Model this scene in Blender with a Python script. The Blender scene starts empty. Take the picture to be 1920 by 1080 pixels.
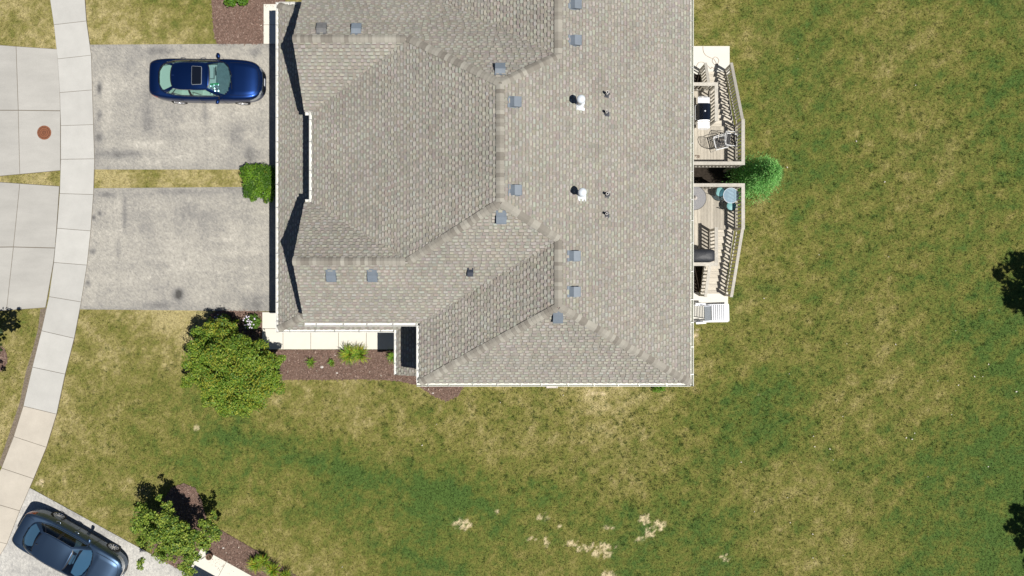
import bpy, bmesh, math, random
import numpy as np
from mathutils import Vector, Matrix

# ------------------------------------------------------------------ camera, sky, sun, exposure
scene = bpy.context.scene
COL = scene.collection
H = 33.3            # camera height over the ground in metres
F = 1400.0          # focal length in photo pixels (1920 wide)
cam_d = bpy.data.cameras.new('camera')
cam_d.sensor_width = 36.0
cam_d.lens = 36.0 * F / 1920.0
cam_d.clip_start = 0.5
cam_d.clip_end = 2000
cam = bpy.data.objects.new('camera', cam_d)
COL.objects.link(cam)
cam.location = (0, 0, H)
cam.rotation_euler = (0, 0, 0)
scene.camera = cam

SUN_V = Vector((0.42, -0.25, 1.0)).normalized()      # towards the sun
world = bpy.data.worlds.new('World')
scene.world = world
world.use_nodes = True
wn = world.node_tree
wn.nodes.clear()
sky = wn.nodes.new('ShaderNodeTexSky')
sky.sky_type = 'NISHITA'
sky.sun_disc = False
sky.air_density = 0.65
sky.dust_density = 0.3
sky.ozone_density = 4.0
sky.sun_elevation = math.asin(SUN_V.z)
sky.sun_rotation = math.atan2(SUN_V.x, SUN_V.y)
bg = wn.nodes.new('ShaderNodeBackground')
bg.inputs['Strength'].default_value = 0.05
wo = wn.nodes.new('ShaderNodeOutputWorld')
wn.links.new(sky.outputs[0], bg.inputs[0])
wn.links.new(bg.outputs[0], wo.inputs[0])

sun_d = bpy.data.lights.new('sun', 'SUN')
sun_d.energy = 5.0
sun_d.angle = math.radians(0.5)
sun_d.color = (1.0, 0.965, 0.90)
sun = bpy.data.objects.new('sun', sun_d)
COL.objects.link(sun)
sun.location = (20, -12, 50)
sun.rotation_euler = SUN_V.to_track_quat('Z', 'Y').to_euler()

scene.view_settings.view_transform = 'Standard'
scene.view_settings.look = 'None'
scene.view_settings.exposure = 0.10
scene.view_settings.gamma = 1.0
scene.view_settings.use_curve_mapping = False
scene.cycles.max_bounces = 6
scene.cycles.transparent_max_bounces = 12

R = random.Random(7)
NR = np.random.default_rng(11)


# ------------------------------------------------------------------ helpers
def P(x, y, z=0.0):
    """photo pixel + height -> world point"""
    k = (H - z) / F
    return ((x - 960) * k, (540 - y) * k, z)


def PX(pts, z=0.0):
    return [P(x, y, z)[:2] for x, y in pts]


def lerp(a, b, t):
    return a + (b - a) * t


class MB:
    def __init__(s):
        s.v = []; s.f = []; s.c = []; s.col = None

    def vert(s, p):
        s.v.append(tuple(p)); s.c.append(s.col or (1, 1, 1)); return len(s.v) - 1

    def poly(s, pts):
        s.f.append([s.vert(p) for p in pts])

    def box(s, x0, x1, y0, y1, z0, z1):
        b = len(s.v)
        for z in (z0, z1):
            for x, y in ((x0, y0), (x1, y0), (x1, y1), (x0, y1)):
                s.vert((x, y, z))
        for q in ((3, 2, 1, 0), (4, 5, 6, 7), (0, 1, 5, 4), (1, 2, 6, 5), (2, 3, 7, 6), (3, 0, 4, 7)):
            s.f.append([b + i for i in q])

    def bar(s, a, b, w, h, up=(0, 0, 1)):
        """a rectangular bar from a to b, w across, h along up"""
        a = Vector(a); b = Vector(b); d = (b - a).normalized(); u = Vector(up)
        side = d.cross(u)
        if side.length < 1e-6:
            side = d.cross(Vector((1, 0, 0)))
        side.normalize(); u = side.cross(d).normalized()
        k = len(s.v)
        for p in (a, b):
            for q, r in ((-1, -1), (1, -1), (1, 1), (-1, 1)):
                s.vert(p + side * (w / 2 * q) + u * (h / 2 * r))
        for q in ((0, 1, 2, 3), (7, 6, 5, 4), (0, 4, 5, 1), (1, 5, 6, 2), (2, 6, 7, 3), (3, 7, 4, 0)):
            s.f.append([k + i for i in q])

    def tube(s, pts, r, n=6, r1=None, closed=False):
        pts = [Vector(p) for p in pts]
        rings = []
        m = len(pts)
        for i, p in enumerate(pts):
            if closed:
                d = pts[(i + 1) % m] - pts[i - 1]
            else:
                d = pts[min(i + 1, m - 1)] - pts[max(i - 1, 0)]
            d.normalize()
            a = d.cross(Vector((0, 0, 1)))
            if a.length < 1e-3:
                a = d.cross(Vector((1, 0, 0)))
            a.normalize(); b = d.cross(a)
            rr = r if r1 is None else lerp(r, r1, i / (m - 1))
            rings.append([s.vert(p + (a * math.cos(t) + b * math.sin(t)) * rr) for t in [2 * math.pi * k / n for k in range(n)]])
        for i in range(m if closed else m - 1):
            A = rings[i]; B = rings[(i + 1) % m]
            for k in range(n):
                s.f.append([A[k], A[(k + 1) % n], B[(k + 1) % n], B[k]])
        if not closed:
            s.f.append(rings[0][::-1]); s.f.append(rings[-1])

    def lathe(s, prof, c=(0, 0, 0), n=24, axis='z', caps=True):
        rings = []
        for r, h in prof:
            ring = []
            for k in range(n):
                t = 2 * math.pi * k / n
                if axis == 'z':
                    p = (c[0] + r * math.cos(t), c[1] + r * math.sin(t), c[2] + h)
                else:
                    p = (c[0] + r * math.cos(t), c[1] + h, c[2] + r * math.sin(t))
                ring.append(s.vert(p))
            rings.append(ring)
        for A, B in zip(rings, rings[1:]):
            for k in range(n):
                s.f.append([A[k], A[(k + 1) % n], B[(k + 1) % n], B[k]])
        if caps:
            s.f.append(rings[0][::-1]); s.f.append(rings[-1])

    def prism(s, pts, z0, z1):
        n = len(pts)
        a = [s.vert((p[0], p[1], z0)) for p in pts]
        b = [s.vert((p[0], p[1], z1)) for p in pts]
        s.f.append(a[::-1]); s.f.append(b)
        for i in range(n):
            j = (i + 1) % n
            s.f.append([a[i], a[j], b[j], b[i]])

    def mesh(s, name, smooth=False):
        me = bpy.data.meshes.new(name)
        me.from_pydata(s.v, [], s.f)
        if s.col is not None:
            at = me.attributes.new('tint', 'FLOAT_COLOR', 'POINT')
            arr = np.ones((len(s.v), 4), np.float32); arr[:, :3] = np.array(s.c, np.float32)
            at.data.foreach_set('color', arr.ravel())
        if smooth:
            me.polygons.foreach_set('use_smooth', [True] * len(me.polygons))
        me.update()
        return me

    def build(s, name, m, parent=None, smooth=False, loc=None):
        return link(name, s.mesh(name, smooth), m, parent, loc)


def link(name, me, m, parent=None, loc=None):
    if m is not None and not me.materials:
        me.materials.append(m)
    o = bpy.data.objects.new(name, me)
    COL.objects.link(o)
    if parent is not None:
        o.parent = parent
    if loc is not None:
        o.location = loc
    return o


def npmesh(name, V, Fc, m, parent=None, tint=None, smooth=False):
    """V (n,3), Fc (k,3|4) arrays -> object"""
    me = bpy.data.meshes.new(name)
    k = Fc.shape[1]
    me.vertices.add(len(V)); me.vertices.foreach_set('co', V.astype(np.float32).ravel())
    me.loops.add(Fc.size); me.loops.foreach_set('vertex_index', Fc.astype(np.int32).ravel())
    me.polygons.add(len(Fc))
    me.polygons.foreach_set('loop_start', np.arange(0, Fc.size, k, dtype=np.int32))
    if smooth:
        me.polygons.foreach_set('use_smooth', np.ones(len(Fc), bool))
    if tint is not None:
        at = me.attributes.new('tint', 'FLOAT_COLOR', 'POINT')
        arr = np.ones((len(V), 4), np.float32); arr[:, :3] = tint
        at.data.foreach_set('color', arr.ravel())
    me.update(calc_edges=True)
    return link(name, me, m, parent)


def tag(o, label=None, cat=None, group=None, kind=None):
    if label: o['label'] = label
    if cat: o['category'] = cat
    if group: o['group'] = group
    if kind: o['kind'] = kind
    return o


def thing(name, label, cat, loc=(0, 0, 0), rz=0, group=None):
    o = bpy.data.objects.new(name, None)
    COL.objects.link(o)
    o.empty_display_size = 0.2
    o.location = loc; o.rotation_euler = (0, 0, rz)
    return tag(o, label, cat, group)


def copy_tree(o, parent=None):
    c = o.copy(); COL.objects.link(c)
    if parent is not None:
        c.parent = parent
    for ch in list(o.children):
        copy_tree(ch, c)
    return c


def mat(name, base, rough=0.8, metal=0.0, var=0.0, scale=6.0, detail=6, bump=0.0, bscale=40.0, attr=False,
        rand=0.0, coat=0.0, spec=0.5, var2=0.0, scale2=80.0, translucent=0.0, rand_to=None, stretch=None, island=False):
    m = bpy.data.materials.new(name)
    m.use_nodes = True
    nt = m.node_tree; N = nt.nodes; L = nt.links
    b = N['Principled BSDF']
    b.inputs['Roughness'].default_value = rough
    b.inputs['Metallic'].default_value = metal
    b.inputs['Coat Weight'].default_value = coat
    b.inputs['Coat Roughness'].default_value = 0.04
    b.inputs['Specular IOR Level'].default_value = spec
    b.inputs['Base Color'].default_value = (*base, 1)
    cur = None
    tc = N.new('ShaderNodeTexCoord')
    vec = tc.outputs['Object']
    if stretch:
        mp = N.new('ShaderNodeMapping'); mp.inputs['Scale'].default_value = stretch
        L.new(vec, mp.inputs['Vector']); vec = mp.outputs['Vector']
    if attr:
        a = N.new('ShaderNodeAttribute'); a.attribute_name = 'tint'
        cur = a.outputs['Color']
    if rand_to is not None:
        oi = N.new('ShaderNodeObjectInfo')
        mx = N.new('ShaderNodeMix'); mx.data_type = 'RGBA'
        mx.inputs['A'].default_value = (*base, 1); mx.inputs['B'].default_value = (*rand_to, 1)
        L.new(oi.outputs['Random'], mx.inputs['Factor']); cur = mx.outputs['Result']

    def scale_by(fac_socket, lo, hi):
        nonlocal cur
        mr = N.new('ShaderNodeMapRange')
        mr.inputs['To Min'].default_value = lo; mr.inputs['To Max'].default_value = hi
        L.new(fac_socket, mr.inputs['Value'])
        vm = N.new('ShaderNodeVectorMath'); vm.operation = 'SCALE'
        if cur is None:
            vm.inputs[0].default_value = base
        else:
            L.new(cur, vm.inputs[0])
        L.new(mr.outputs[0], vm.inputs['Scale'])
        cur = vm.outputs[0]
        return mr

    for v, sc in ((var, scale), (var2, scale2)):
        if v:
            n = N.new('ShaderNodeTexNoise'); n.inputs['Scale'].default_value = sc; n.inputs['Detail'].default_value = detail
            n.inputs['Roughness'].default_value = 0.62
            L.new(vec, n.inputs['Vector'])
            mr = scale_by(n.outputs['Fac'], 1 - v, 1 + v)
            mr.inputs['From Min'].default_value = 0.28; mr.inputs['From Max'].default_value = 0.72
    if rand:
        oi = N.new('ShaderNodeObjectInfo')
        scale_by(oi.outputs['Random'], 1 - rand, 1 + rand)
    if cur is not None:
        L.new(cur, b.inputs['Base Color'])
    if bump:
        n = N.new('ShaderNodeTexNoise'); n.inputs['Scale'].default_value = bscale; n.inputs['Detail'].default_value = 5
        L.new(vec, n.inputs['Vector'])
        bp = N.new('ShaderNodeBump'); bp.inputs['Strength'].default_value = bump; bp.inputs['Distance'].default_value = 0.02
        L.new(n.outputs['Fac'], bp.inputs['Height']); L.new(bp.outputs[0], b.inputs['Normal'])
    if translucent:
        t = N.new('ShaderNodeBsdfTranslucent')
        if cur is not None:
            L.new(cur, t.inputs['Color'])
        else:
            t.inputs['Color'].default_value = (*base, 1)
        mx = N.new('ShaderNodeMixShader'); mx.inputs[0].default_value = translucent
        out = N['Material Output']
        L.new(b.outputs[0], mx.inputs[1]); L.new(t.outputs[0], mx.inputs[2]); L.new(mx.outputs[0], out.inputs['Surface'])
    return m


def glass(name, tint, gloss=0.12, opacity=0.0, rough=0.0):
    """thin tinted pane: transparent body with a mirror film"""
    m = bpy.data.materials.new(name); m.use_nodes = True
    nt = m.node_tree; N = nt.nodes; L = nt.links
    N.remove(N['Principled BSDF'])
    tr = N.new('ShaderNodeBsdfTransparent'); tr.inputs['Color'].default_value = (*tint, 1)
    gl = N.new('ShaderNodeBsdfGlossy'); gl.inputs['Roughness'].default_value = rough
    fr = N.new('ShaderNodeLayerWeight'); fr.inputs['Blend'].default_value = .5
    pw = N.new('ShaderNodeMath'); pw.operation = 'POWER'; pw.inputs[1].default_value = 4.0
    L.new(fr.outputs['Facing'], pw.inputs[0])
    ad = N.new('ShaderNodeMath'); ad.operation = 'MULTIPLY_ADD'; ad.inputs[1].default_value = .9; ad.inputs[2].default_value = .04 + gloss; ad.use_clamp = True
    L.new(pw.outputs[0], ad.inputs[0])
    mx = N.new('ShaderNodeMixShader')
    L.new(ad.outputs[0], mx.inputs[0]); L.new(tr.outputs[0], mx.inputs[1]); L.new(gl.outputs[0], mx.inputs[2])
    last = mx
    if opacity:
        df = N.new('ShaderNodeBsdfDiffuse'); df.inputs['Color'].default_value = (*[min(1, c * 1.0) for c in tint], 1)
        m2 = N.new('ShaderNodeMixShader'); m2.inputs[0].default_value = opacity
        L.new(mx.outputs[0], m2.inputs[1]); L.new(df.outputs[0], m2.inputs[2]); last = m2
    L.new(last.outputs[0], N['Material Output'].inputs['Surface'])
    return m


# numpy value noise
def vnoise(x, y, seed):
    xi = np.floor(x).astype(np.int64); yi = np.floor(y).astype(np.int64)
    xf = x - xi; yf = y - yi
    u = xf * xf * (3 - 2 * xf); v = yf * yf * (3 - 2 * yf)

    def h(a, b):
        n = (a * 374761393 + b * 668265263 + seed * 1442695041) & 0xFFFFFFFF
        n = ((n ^ (n >> 13)) * 1274126177) & 0xFFFFFFFF
        return ((n ^ (n >> 16)) & 0xFFFF) / 65535.0
    return (h(xi, yi) * (1 - u) + h(xi + 1, yi) * u) * (1 - v) + (h(xi, yi + 1) * (1 - u) + h(xi + 1, yi + 1) * u) * v


def fbm(x, y, s, octv=4, seed=0, gain=0.5):
    t = 0; a = 1; tot = 0
    for i in range(octv):
        t = t + a * vnoise(x * s + 17.3 * i, y * s - 9.1 * i, seed + i * 7); tot += a; a *= gain; s *= 2.03
    return t / tot


def in_poly(x, y, poly):
    ins = np.zeros(x.shape, bool)
    n = len(poly)
    for i in range(n):
        x0, y0 = poly[i][:2]; x1, y1 = poly[(i + 1) % n][:2]
        if y0 == y1:
            continue
        c = ((y0 > y) != (y1 > y)) & (x < (x1 - x0) * (y - y0) / (y1 - y0) + x0)
        ins ^= c
    return ins


# ------------------------------------------------------------------ materials
M = {}
M['lawn'] = mat('lawn_turf', (.12, .12, .03), .95, attr=True, var=.30, scale=9, var2=.45, scale2=34, bump=.6, bscale=30, spec=.1)
M['blade'] = mat('grass_blade', (.12, .12, .03), .8, attr=True, spec=.15, translucent=.25)
M['ground'] = mat('outer_turf', (.10, .11, .03), .95, var=.4, scale=.4, var2=.3, scale2=5, spec=.1)
M['mulch'] = mat('mulch_soil', (.17, .112, .088), .95, var=.35, scale=14, var2=.5, scale2=60, bump=1.0, bscale=45, spec=.1)
M['chip'] = mat('mulch_chip', (.16, .1, .07), .95, attr=True, spec=.1)
M['shade_soil'] = mat('painted_shade_soil', (.034, .027, .021), .95, var=.4, scale=10, bump=.8, spec=.1)  # near-black colour paints in the shade under and between the decks
M['soil'] = mat('bare_soil', (.19, .155, .12), .95, var=.35, scale=12, bump=.6, spec=.1)
M['asphalt'] = mat('weathered_asphalt', (.3, .3, .28), .92, attr=True, var=.20, scale=30, var2=.38, scale2=85, bump=.35, bscale=90, spec=.2)
M['road'] = mat('road_asphalt', (.12, .12, .12), .9, var=.2, scale=20, spec=.2)
M['walk'] = mat('sidewalk_concrete', (.475, .465, .435), .9, var=.07, scale=1.2, var2=.09, scale2=60, rand=.05, bump=.15, bscale=60, spec=.2)
M['walk_warm'] = mat('old_sidewalk_concrete', (.50, .455, .385), .9, var=.09, scale=1.2, var2=.10, scale2=60, rand=.04, bump=.15, bscale=60, spec=.2)
M['apron'] = mat('apron_concrete', (.405, .392, .362), .9, var=.10, scale=.9, var2=.10, scale2=45, rand=.04, bump=.15, bscale=60, spec=.2, stretch=(.6, 1.6, 1))
M['pale'] = mat('pale_concrete', (.68, .65, .57), .9, var=.04, scale=2, var2=.04, scale2=60, rand=.02, spec=.2)
M['pad'] = mat('white_concrete', (.66, .64, .58), .9, var=.03, scale=2, var2=.03, scale2=60, spec=.2)
M['joint'] = mat('joint_dirt', (.17, .145, .115), .95, spec=.1)
M['shingle'] = mat('asphalt_shingle', (.3, .28, .25), .95, attr=True, var=.09, scale=.6, var2=.16, scale2=70, spec=.15)
M['cap'] = mat('ridge_cap_shingle', (.205, .185, .157), .95, rand_to=(.365, .345, .295), var2=.14, scale2=60, spec=.15)
M['deck_under'] = mat('roof_sheathing', (.25, .23, .20), .9)
M['white'] = mat('white_aluminium', (.73, .725, .69), .45, var=.09, scale=3)
M['cream'] = mat('cream_aluminium', (.68, .68, .61), .5, var=.08, scale=3)
M['siding'] = mat('vinyl_siding', (.55, .51, .42), .8, var=.05, scale=3)
M['vent'] = mat('vent_blue_grey', (.165, .195, .23), .55, var=.10, scale=6, rand=.08)
M['vent_dark'] = mat('vent_weathered', (.15, .15, .15), .7, var=.2, scale=8)
M['vent_black'] = mat('vent_black', (.035, .042, .06), .6)
M['galv'] = mat('galvanised_steel', (.80, .85, .90), .3, metal=.2, var=.08, scale=12)
M['galv_dull'] = mat('galvanised_pipe', (.42, .42, .42), .45, metal=.5, var=.1, scale=15)
M['pvc'] = mat('pale_pipe', (.66, .63, .60), .6, var=.05)
M['rubber'] = mat('rubber_boot', (.055, .058, .07), .7)
M['black'] = mat('black_void', (.012, .012, .014), .8)
M['wood'] = mat('weathered_wood', (.44, .40, .335), .85, var=.16, scale=2.2, var2=.18, scale2=14, rand=.17, stretch=(5, .5, 3), spec=.2)
M['wood_x'] = mat('weathered_tread', (.52, .475, .40), .85, var=.14, scale=2.2, var2=.16, scale2=14, rand=.12, stretch=(.5, 5, 3), spec=.2)
M['rail'] = mat('grey_rail_wood', (.48, .45, .395), .85, var=.16, scale=2.5, var2=.15, scale2=20, rand=.10, spec=.2)
M['trunk'] = mat('bark', (.10, .075, .055), .95, var=.3, scale=14, bump=.8, bscale=20)
M['leaf'] = mat('leaf', (.08, .13, .02), .55, attr=True, translucent=.30, spec=.35)
M['rust'] = mat('rusty_iron', (.235, .088, .042), .8, var=.35, scale=18, bump=.3)
M['rust_dark'] = mat('dark_rusty_iron', (.075, .03, .018), .85, var=.3, scale=18)
M['hose'] = mat('dusty_hose', (.42, .33, .27), .7)
M['wire_dark'] = mat('dark_wrought_iron', (.03, .028, .028), .6)
M['chair_white'] = mat('white_tube', (.80, .80, .80), .35)
M['strap'] = mat('dark_sling', (.045, .045, .05), .7)
M['plastic_white'] = mat('white_plastic', (.66, .68, .73), .4)
M['plastic_grey'] = mat('grey_slat', (.30, .33, .36), .5)
M['cover'] = mat('grill_cover_cloth', (.028, .03, .036), .55, var=.2, scale=6, bump=.5, bscale=7)
M['enamel'] = mat('black_enamel', (.006, .008, .014), .12, coat=.6)
M['stainless'] = mat('stainless_steel', (.80, .81, .83), .35, metal=.6, var=.05)
M['teal'] = mat('teal_seat', (.16, .36, .36), .5)
M['table_glass'] = glass('pale_table_glass', (.62, .78, .88), .16, .30)
M['smoke_glass'] = glass('smoked_table_glass', (.50, .50, .52), .02, .34, rough=.3)
M['tyre'] = mat('tyre_rubber', (.015, .015, .016), .8)
M['rim'] = mat('alloy_rim', (.75, .75, .77), .25, metal=.8)
M['chrome'] = mat('chrome', (.85, .86, .88), .12, metal=1.0)
M['trim'] = mat('black_trim', (.012, .012, .014), .45)
M['lamp_clear'] = mat('headlight_lens', (.34, .37, .40), .08, coat=1.0)
M['lamp_red'] = mat('tail_light_lens', (.45, .02, .015), .12, coat=1.0)
M['terracotta'] = mat('terracotta', (.18, .11, .08), .85, var=.2)
M['stone'] = mat('pale_stone', (.55, .50, .46), .85, var=.15, scale=12)

# ------------------------------------------------------------------ ground, lawn
g = MB()
g.poly([(-400, -400, -.06), (400, -400, -.06), (400, 400, -.06), (-400, 400, -.06)])
tag(g.build('ground', M['ground']), kind='structure')

# lawn colour: 0 = deep green, .5 = olive, 1 = straw (photo px, py, dryness)
CTRL = np.array([
    (40, 40, .80), (300, 40, .62), (360, 20, .55), (220, 75, .85), (330, 75, .85), (60, 600, .75), (60, 800, .88), (30, 640, .65), (70, 690, .8), (250, 330, .9), (60, 335, .85),
    (190, 640, .72), (300, 600, 1.0), (250, 700, .55), (170, 760, .6), (300, 800, .5), (150, 880, .6), (100, 900, .62), (230, 920, .55),
    (420, 820, .22), (470, 830, .22), (560, 860, .3), (650, 900, .10), (760, 925, .15), (850, 945, .2), (950, 960, .2), (540, 760, .75), (600, 740, .72),
    (700, 760, .6), (700, 830, .78), (800, 780, .58), (900, 760, .72), (1000, 780, .66), (1120, 760, .85), (1200, 780, .75), (900, 850, .62), (1050, 870, .55),
    (1200, 880, .8), (1270, 850, .4), (1000, 920, .45), (1100, 950, .42), (1200, 1000, .2), (1280, 1000, .22), (560, 920, .4), (640, 1000, .6), (560, 1040, .66),
    (750, 1000, .35), (820, 1020, .12), (900, 1010, .5), (700, 1060, .5), (480, 960, .48), (420, 930, .42), (1000, 1060, .45), (600, 930, .18), (860, 980, .25),
    (1340, 30, .62), (1420, 60, .6), (1370, 110, .45), (1500, 80, .32), (1500, 250, .3), (1440, 230, .45), (1420, 260, .62), (1600, 100, .5), (1730, 100, .57),
    (1700, 200, .57), (1860, 60, .35), (1890, 200, .3), (1600, 300, .5), (1720, 300, .57), (1550, 380, .4), (1450, 450, .62), (1430, 470, .62), (1560, 480, .52),
    (1700, 450, .52), (1840, 400, .4), (1340, 660, .62), (1380, 620, .56), (1500, 600, .5), (1650, 560, .52), (1800, 560, .35), (1900, 620, .12), (1880, 750, .12),
    (1700, 700, .62), (1600, 800, .66), (1750, 740, .62), (1420, 770, .22), (1400, 800, .18), (1320, 780, .6), (1500, 880, .68), (1470, 960, .85), (1560, 1000, .8),
    (1420, 940, .6), (1340, 1020, .25), (1320, 950, .4), (1640, 900, .45), (1700, 950, .32), (1800, 900, .12), (1850, 1000, .06), (1700, 1050, .35), (1560, 1060, .6),
    (1440, 1050, .5), (1900, 860, .1), (1780, 1000, .15)], float)
BARE = [(1208, 973, 9, 9), (1217, 1000, 8, 9), (1236, 985, 11, 8), (1200, 1010, 7, 5), (1070, 1019, 11, 5), (1100, 1027, 15, 8), (1130, 1032, 17, 12), (870, 983, 15, 8),
        (1018, 969, 9, 6), (1048, 988, 3, 4), (933, 960, 5, 3), (1360, 1045, 9, 7), (1140, 990, 9, 3), (1000, 1010, 8, 4), (1025, 1016, 5, 8), (1142, 1078, 10, 6),
        (75, 905, 10, 6), (368, 802, 4, 5), (1120, 738, 20, 4), (1425, 740, 4, 3), (1303, 628, 12, 7)]
RAMP_D = [0, .25, .5, .75, 1.0]
RAMP_C = np.array([(.068, .115, .026), (.110, .133, .029), (.164, .159, .041), (.234, .206, .073), (.36, .305, .145)])
# dark tufts of coarser grass
TUFT = []
for cx, cy, sx, sy, n in ((1720, 200, 190, 170, 330), (1600, 640, 200, 190, 400), (1480, 360, 120, 300, 220), (1850, 420, 80, 260, 150), (1160, 860, 130, 110, 330), (750, 800, 260, 80, 260),
                          (300, 780, 160, 100, 110), (1450, 880, 160, 120, 200), (1010, 780, 180, 70, 160)):
    for _ in range(n):
        TUFT.append((R.gauss(cx, sx), R.gauss(cy, sy), R.uniform(1.6, 4.2)))
TUFT = np.array(TUFT)


def lawn_tint(X, Y):
    """base colour and dryness of the turf at world X, Y (both flat arrays)"""
    px = X / (H / F) + 960; py = 540 - Y / (H / F)
    num = np.zeros(X.shape); den = np.full(X.shape, 1e-9)
    for cx, cy, d in CTRL:
        w = np.exp(-((px - cx) ** 2 + (py - cy) ** 2) / (2 * 52.0 ** 2)) + 1e-5 / (1 + ((px - cx) ** 2 + (py - cy) ** 2) / 1e4)
        num += w * d; den += w
    d = num / den
    rt = np.clip((px - 1290) / 60, 0, 1)
    d = d - .04 + rt * (.36 - d + (d - .45) * .74 + .04)
    d = d + (fbm(X, Y, .55, 4, 3) - .5) * .36 + (fbm(X, Y, 2.2, 4, 21, .65) - .5) * .74 + (fbm(X, Y, 9.0, 2, 31, .7) - .5) * .45
    # the soft green drainage swale below the house and faint mowing passes on the right
    tt = np.clip(((px - 420) * 530 + (py - 815) * 145) / (530 ** 2 + 145 ** 2), 0, 1)
    ds = np.hypot(px - 420 - 530 * tt, py - 815 - 145 * tt)
    d = d - .22 * np.exp(-(ds / 17) ** 2)
    d = d + .055 * np.sin((px * .62 + py * .78 + 14 * fbm(X, Y, .3, 2, 8)) / 7.2) * rt
    d = np.clip(.5 + (d - .5) * 1.08 + .01, 0, 1.0)
    c = np.stack([np.interp(d, RAMP_D, RAMP_C[:, k]) for k in range(3)], 1)
    # bluish cool patches of another grass
    cool = np.clip((fbm(X, Y, .8, 3, 77) - .60) * 6, 0, 1) * np.clip(1.0 - d * 1.1, 0, 1)
    c = c * (1 - cool[:, None] * .22) + np.array((.050, .105, .030)) * cool[:, None] * .22
    bare = np.zeros(X.shape)
    nz = fbm(X, Y, 7.5, 4, 55, .7)
    for bx, by, rx, ry in BARE:
        q = ((px - bx) / rx) ** 2 + ((py - by) / ry) ** 2
        bare = np.maximum(bare, np.clip((1.05 - q * .62 - (nz - .42) * 4.6) * 1.8, 0, .92) * (q < 5))
    bare *= np.clip(fbm(X, Y, 12, 2, 5) * 3 - .55, .25, 1)
    c = c * (1 - bare[:, None]) + np.array((.58, .48, .30)) * bare[:, None]
    return c, d, bare


S = .085
xs = np.arange(-27.5, 27.6, S); ys = np.arange(-17.0, 17.1, S)
GX, GY = np.meshgrid(xs, ys)
tint, dd, bb = lawn_tint(GX.ravel(), GY.ravel())
# tufts
tm = np.ones(len(tint))
for tx, ty, tr in TUFT:
    X0, Y0, _ = P(tx, ty); r = tr / 42.0
    i0 = int((X0 - xs[0]) / S); j0 = int((Y0 - ys[0]) / S)
    for j in range(j0 - 1, j0 + 3):
        for i in range(i0 - 1, i0 + 3):
            if 0 <= i < len(xs) and 0 <= j < len(ys):
                q = ((xs[i] - X0) ** 2 + (ys[j] - Y0) ** 2) / (r * r)
                tm[j * len(xs) + i] = min(tm[j * len(xs) + i], 1 - .24 * math.exp(-q))
tint = tint * (np.stack([tm, .35 + .65 * tm, tm], 1))
gz = (fbm(GX.ravel(), GY.ravel(), 3.0, 3, 9) - .5) * .03
V = np.stack([GX.ravel(), GY.ravel(), gz - .012], 1)
nx, ny = len(xs), len(ys)
ii = (np.arange(ny - 1)[:, None] * nx + np.arange(nx - 1)[None, :]).ravel()
FQ = np.stack([ii, ii + 1, ii + nx + 1, ii + nx], 1)
lawn = npmesh('lawn', V, FQ, M['lawn'], tint=tint, smooth=True)
tag(lawn, kind='structure')

# ------------------------------------------------------------------ pavements: polygons first (also keep grass off them)
SW_L = [(80, -130), (95, 0), (102, 47), (109, 111), (113, 174), (115, 236), (115, 299), (113, 363), (108, 428), (102, 492), (93, 556), (79, 620), (62, 688), (45, 761), (27, 818), (4, 877), (-27, 938), (-62, 1000), (-100, 1062), (-140, 1125)]
SW_R = [(148, -130), (159, -15), (163, 40), (172, 104), (174, 169), (176, 234), (178, 298), (176, 365), (171, 433), (164, 497), (153, 566), (140, 634), (123, 701), (107, 776), (88, 838), (64, 897), (38, 957), (14, 1019), (-22, 1080), (-62, 1142)]
sidewalk_poly = PX(SW_L + SW_R[::-1])
AP1 = PX([(-60, 80), (31, 87), (108, 92), (113, 170), (114, 236), (114, 320), (38, 327), (-60, 336)])
AP2 = PX([(-60, 337), (38, 344), (112, 349), (107, 428), (101, 492), (86, 577), (13, 582), (-60, 588)])
D1 = PX([(165, 84), (540, 82), (540, 318), (170, 318)])
D2 = PX([(172, 353), (540, 350), (540, 584), (146, 580)])
D3 = PX([(50, 912), (248, 1021), (420, 1115), (300, 1330), (-160, 1250), (-60, 1060)])
WALKS = [PX([(492, 585), (520, 585), (520, 616), (492, 616)])]
bed1 = PX([(393, -40), (500, -40), (535, -40), (535, 8), (500, 20), (495, 83), (407, 83), (401, 60), (399, 30)])
bed2 = PX([(392, 590), (410, 583), (450, 581), (492, 585), (492, 656), (760, 656), (800, 640), (880, 640), (905, 690), (870, 722), (860, 742), (838, 752), (815, 744), (782, 722), (745, 714), (690, 711),
           (600, 712), (540, 712), (515, 715), (480, 690), (420, 660), (385, 620)])
bed3 = PX([(322, 914), (345, 906), (366, 915), (378, 938), (388, 975), (415, 994), (470, 1026), (530, 1062), (590, 1102), (470, 1102), (372, 1046), (330, 1064), (285, 1040), (292, 985), (305, 940)])
bed4 = [(P(-16, 672)[0] + .72 * math.cos(t), P(-16, 672)[1] + .72 * math.sin(t)) for t in np.linspace(0, 2 * math.pi, 22)[:-1]]
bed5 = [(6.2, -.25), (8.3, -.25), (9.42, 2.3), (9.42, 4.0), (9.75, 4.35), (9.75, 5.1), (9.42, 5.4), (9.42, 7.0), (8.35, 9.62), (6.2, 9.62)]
PAD1 = PX([(1290, 87), (1367.5, 87), (1367.5, 140), (1290, 140)])
PAD2 = PX([(1290, 548), (1364.5, 548), (1364.5, 604), (1290, 605)])
house_poly = [(-9.05, -1.25), (-3.0, -1.25), (-3.0, -3.1), (6.3, -3.1), (6.3, 12.9), (-9.05, 12.9)]
walkS = PX([(492, 585), (520, 585), (520, 620), (760, 620), (760, 655), (492, 655)])
walkN = PX([(494.5, 8), (530, 8), (530, 83), (494.5, 83)])
ax = Vector((math.cos(math.radians(-28.7)), math.sin(math.radians(-28.7)), 0)); bx = Vector((ax.y, -ax.x, 0))   # along / towards the neighbour house
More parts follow.
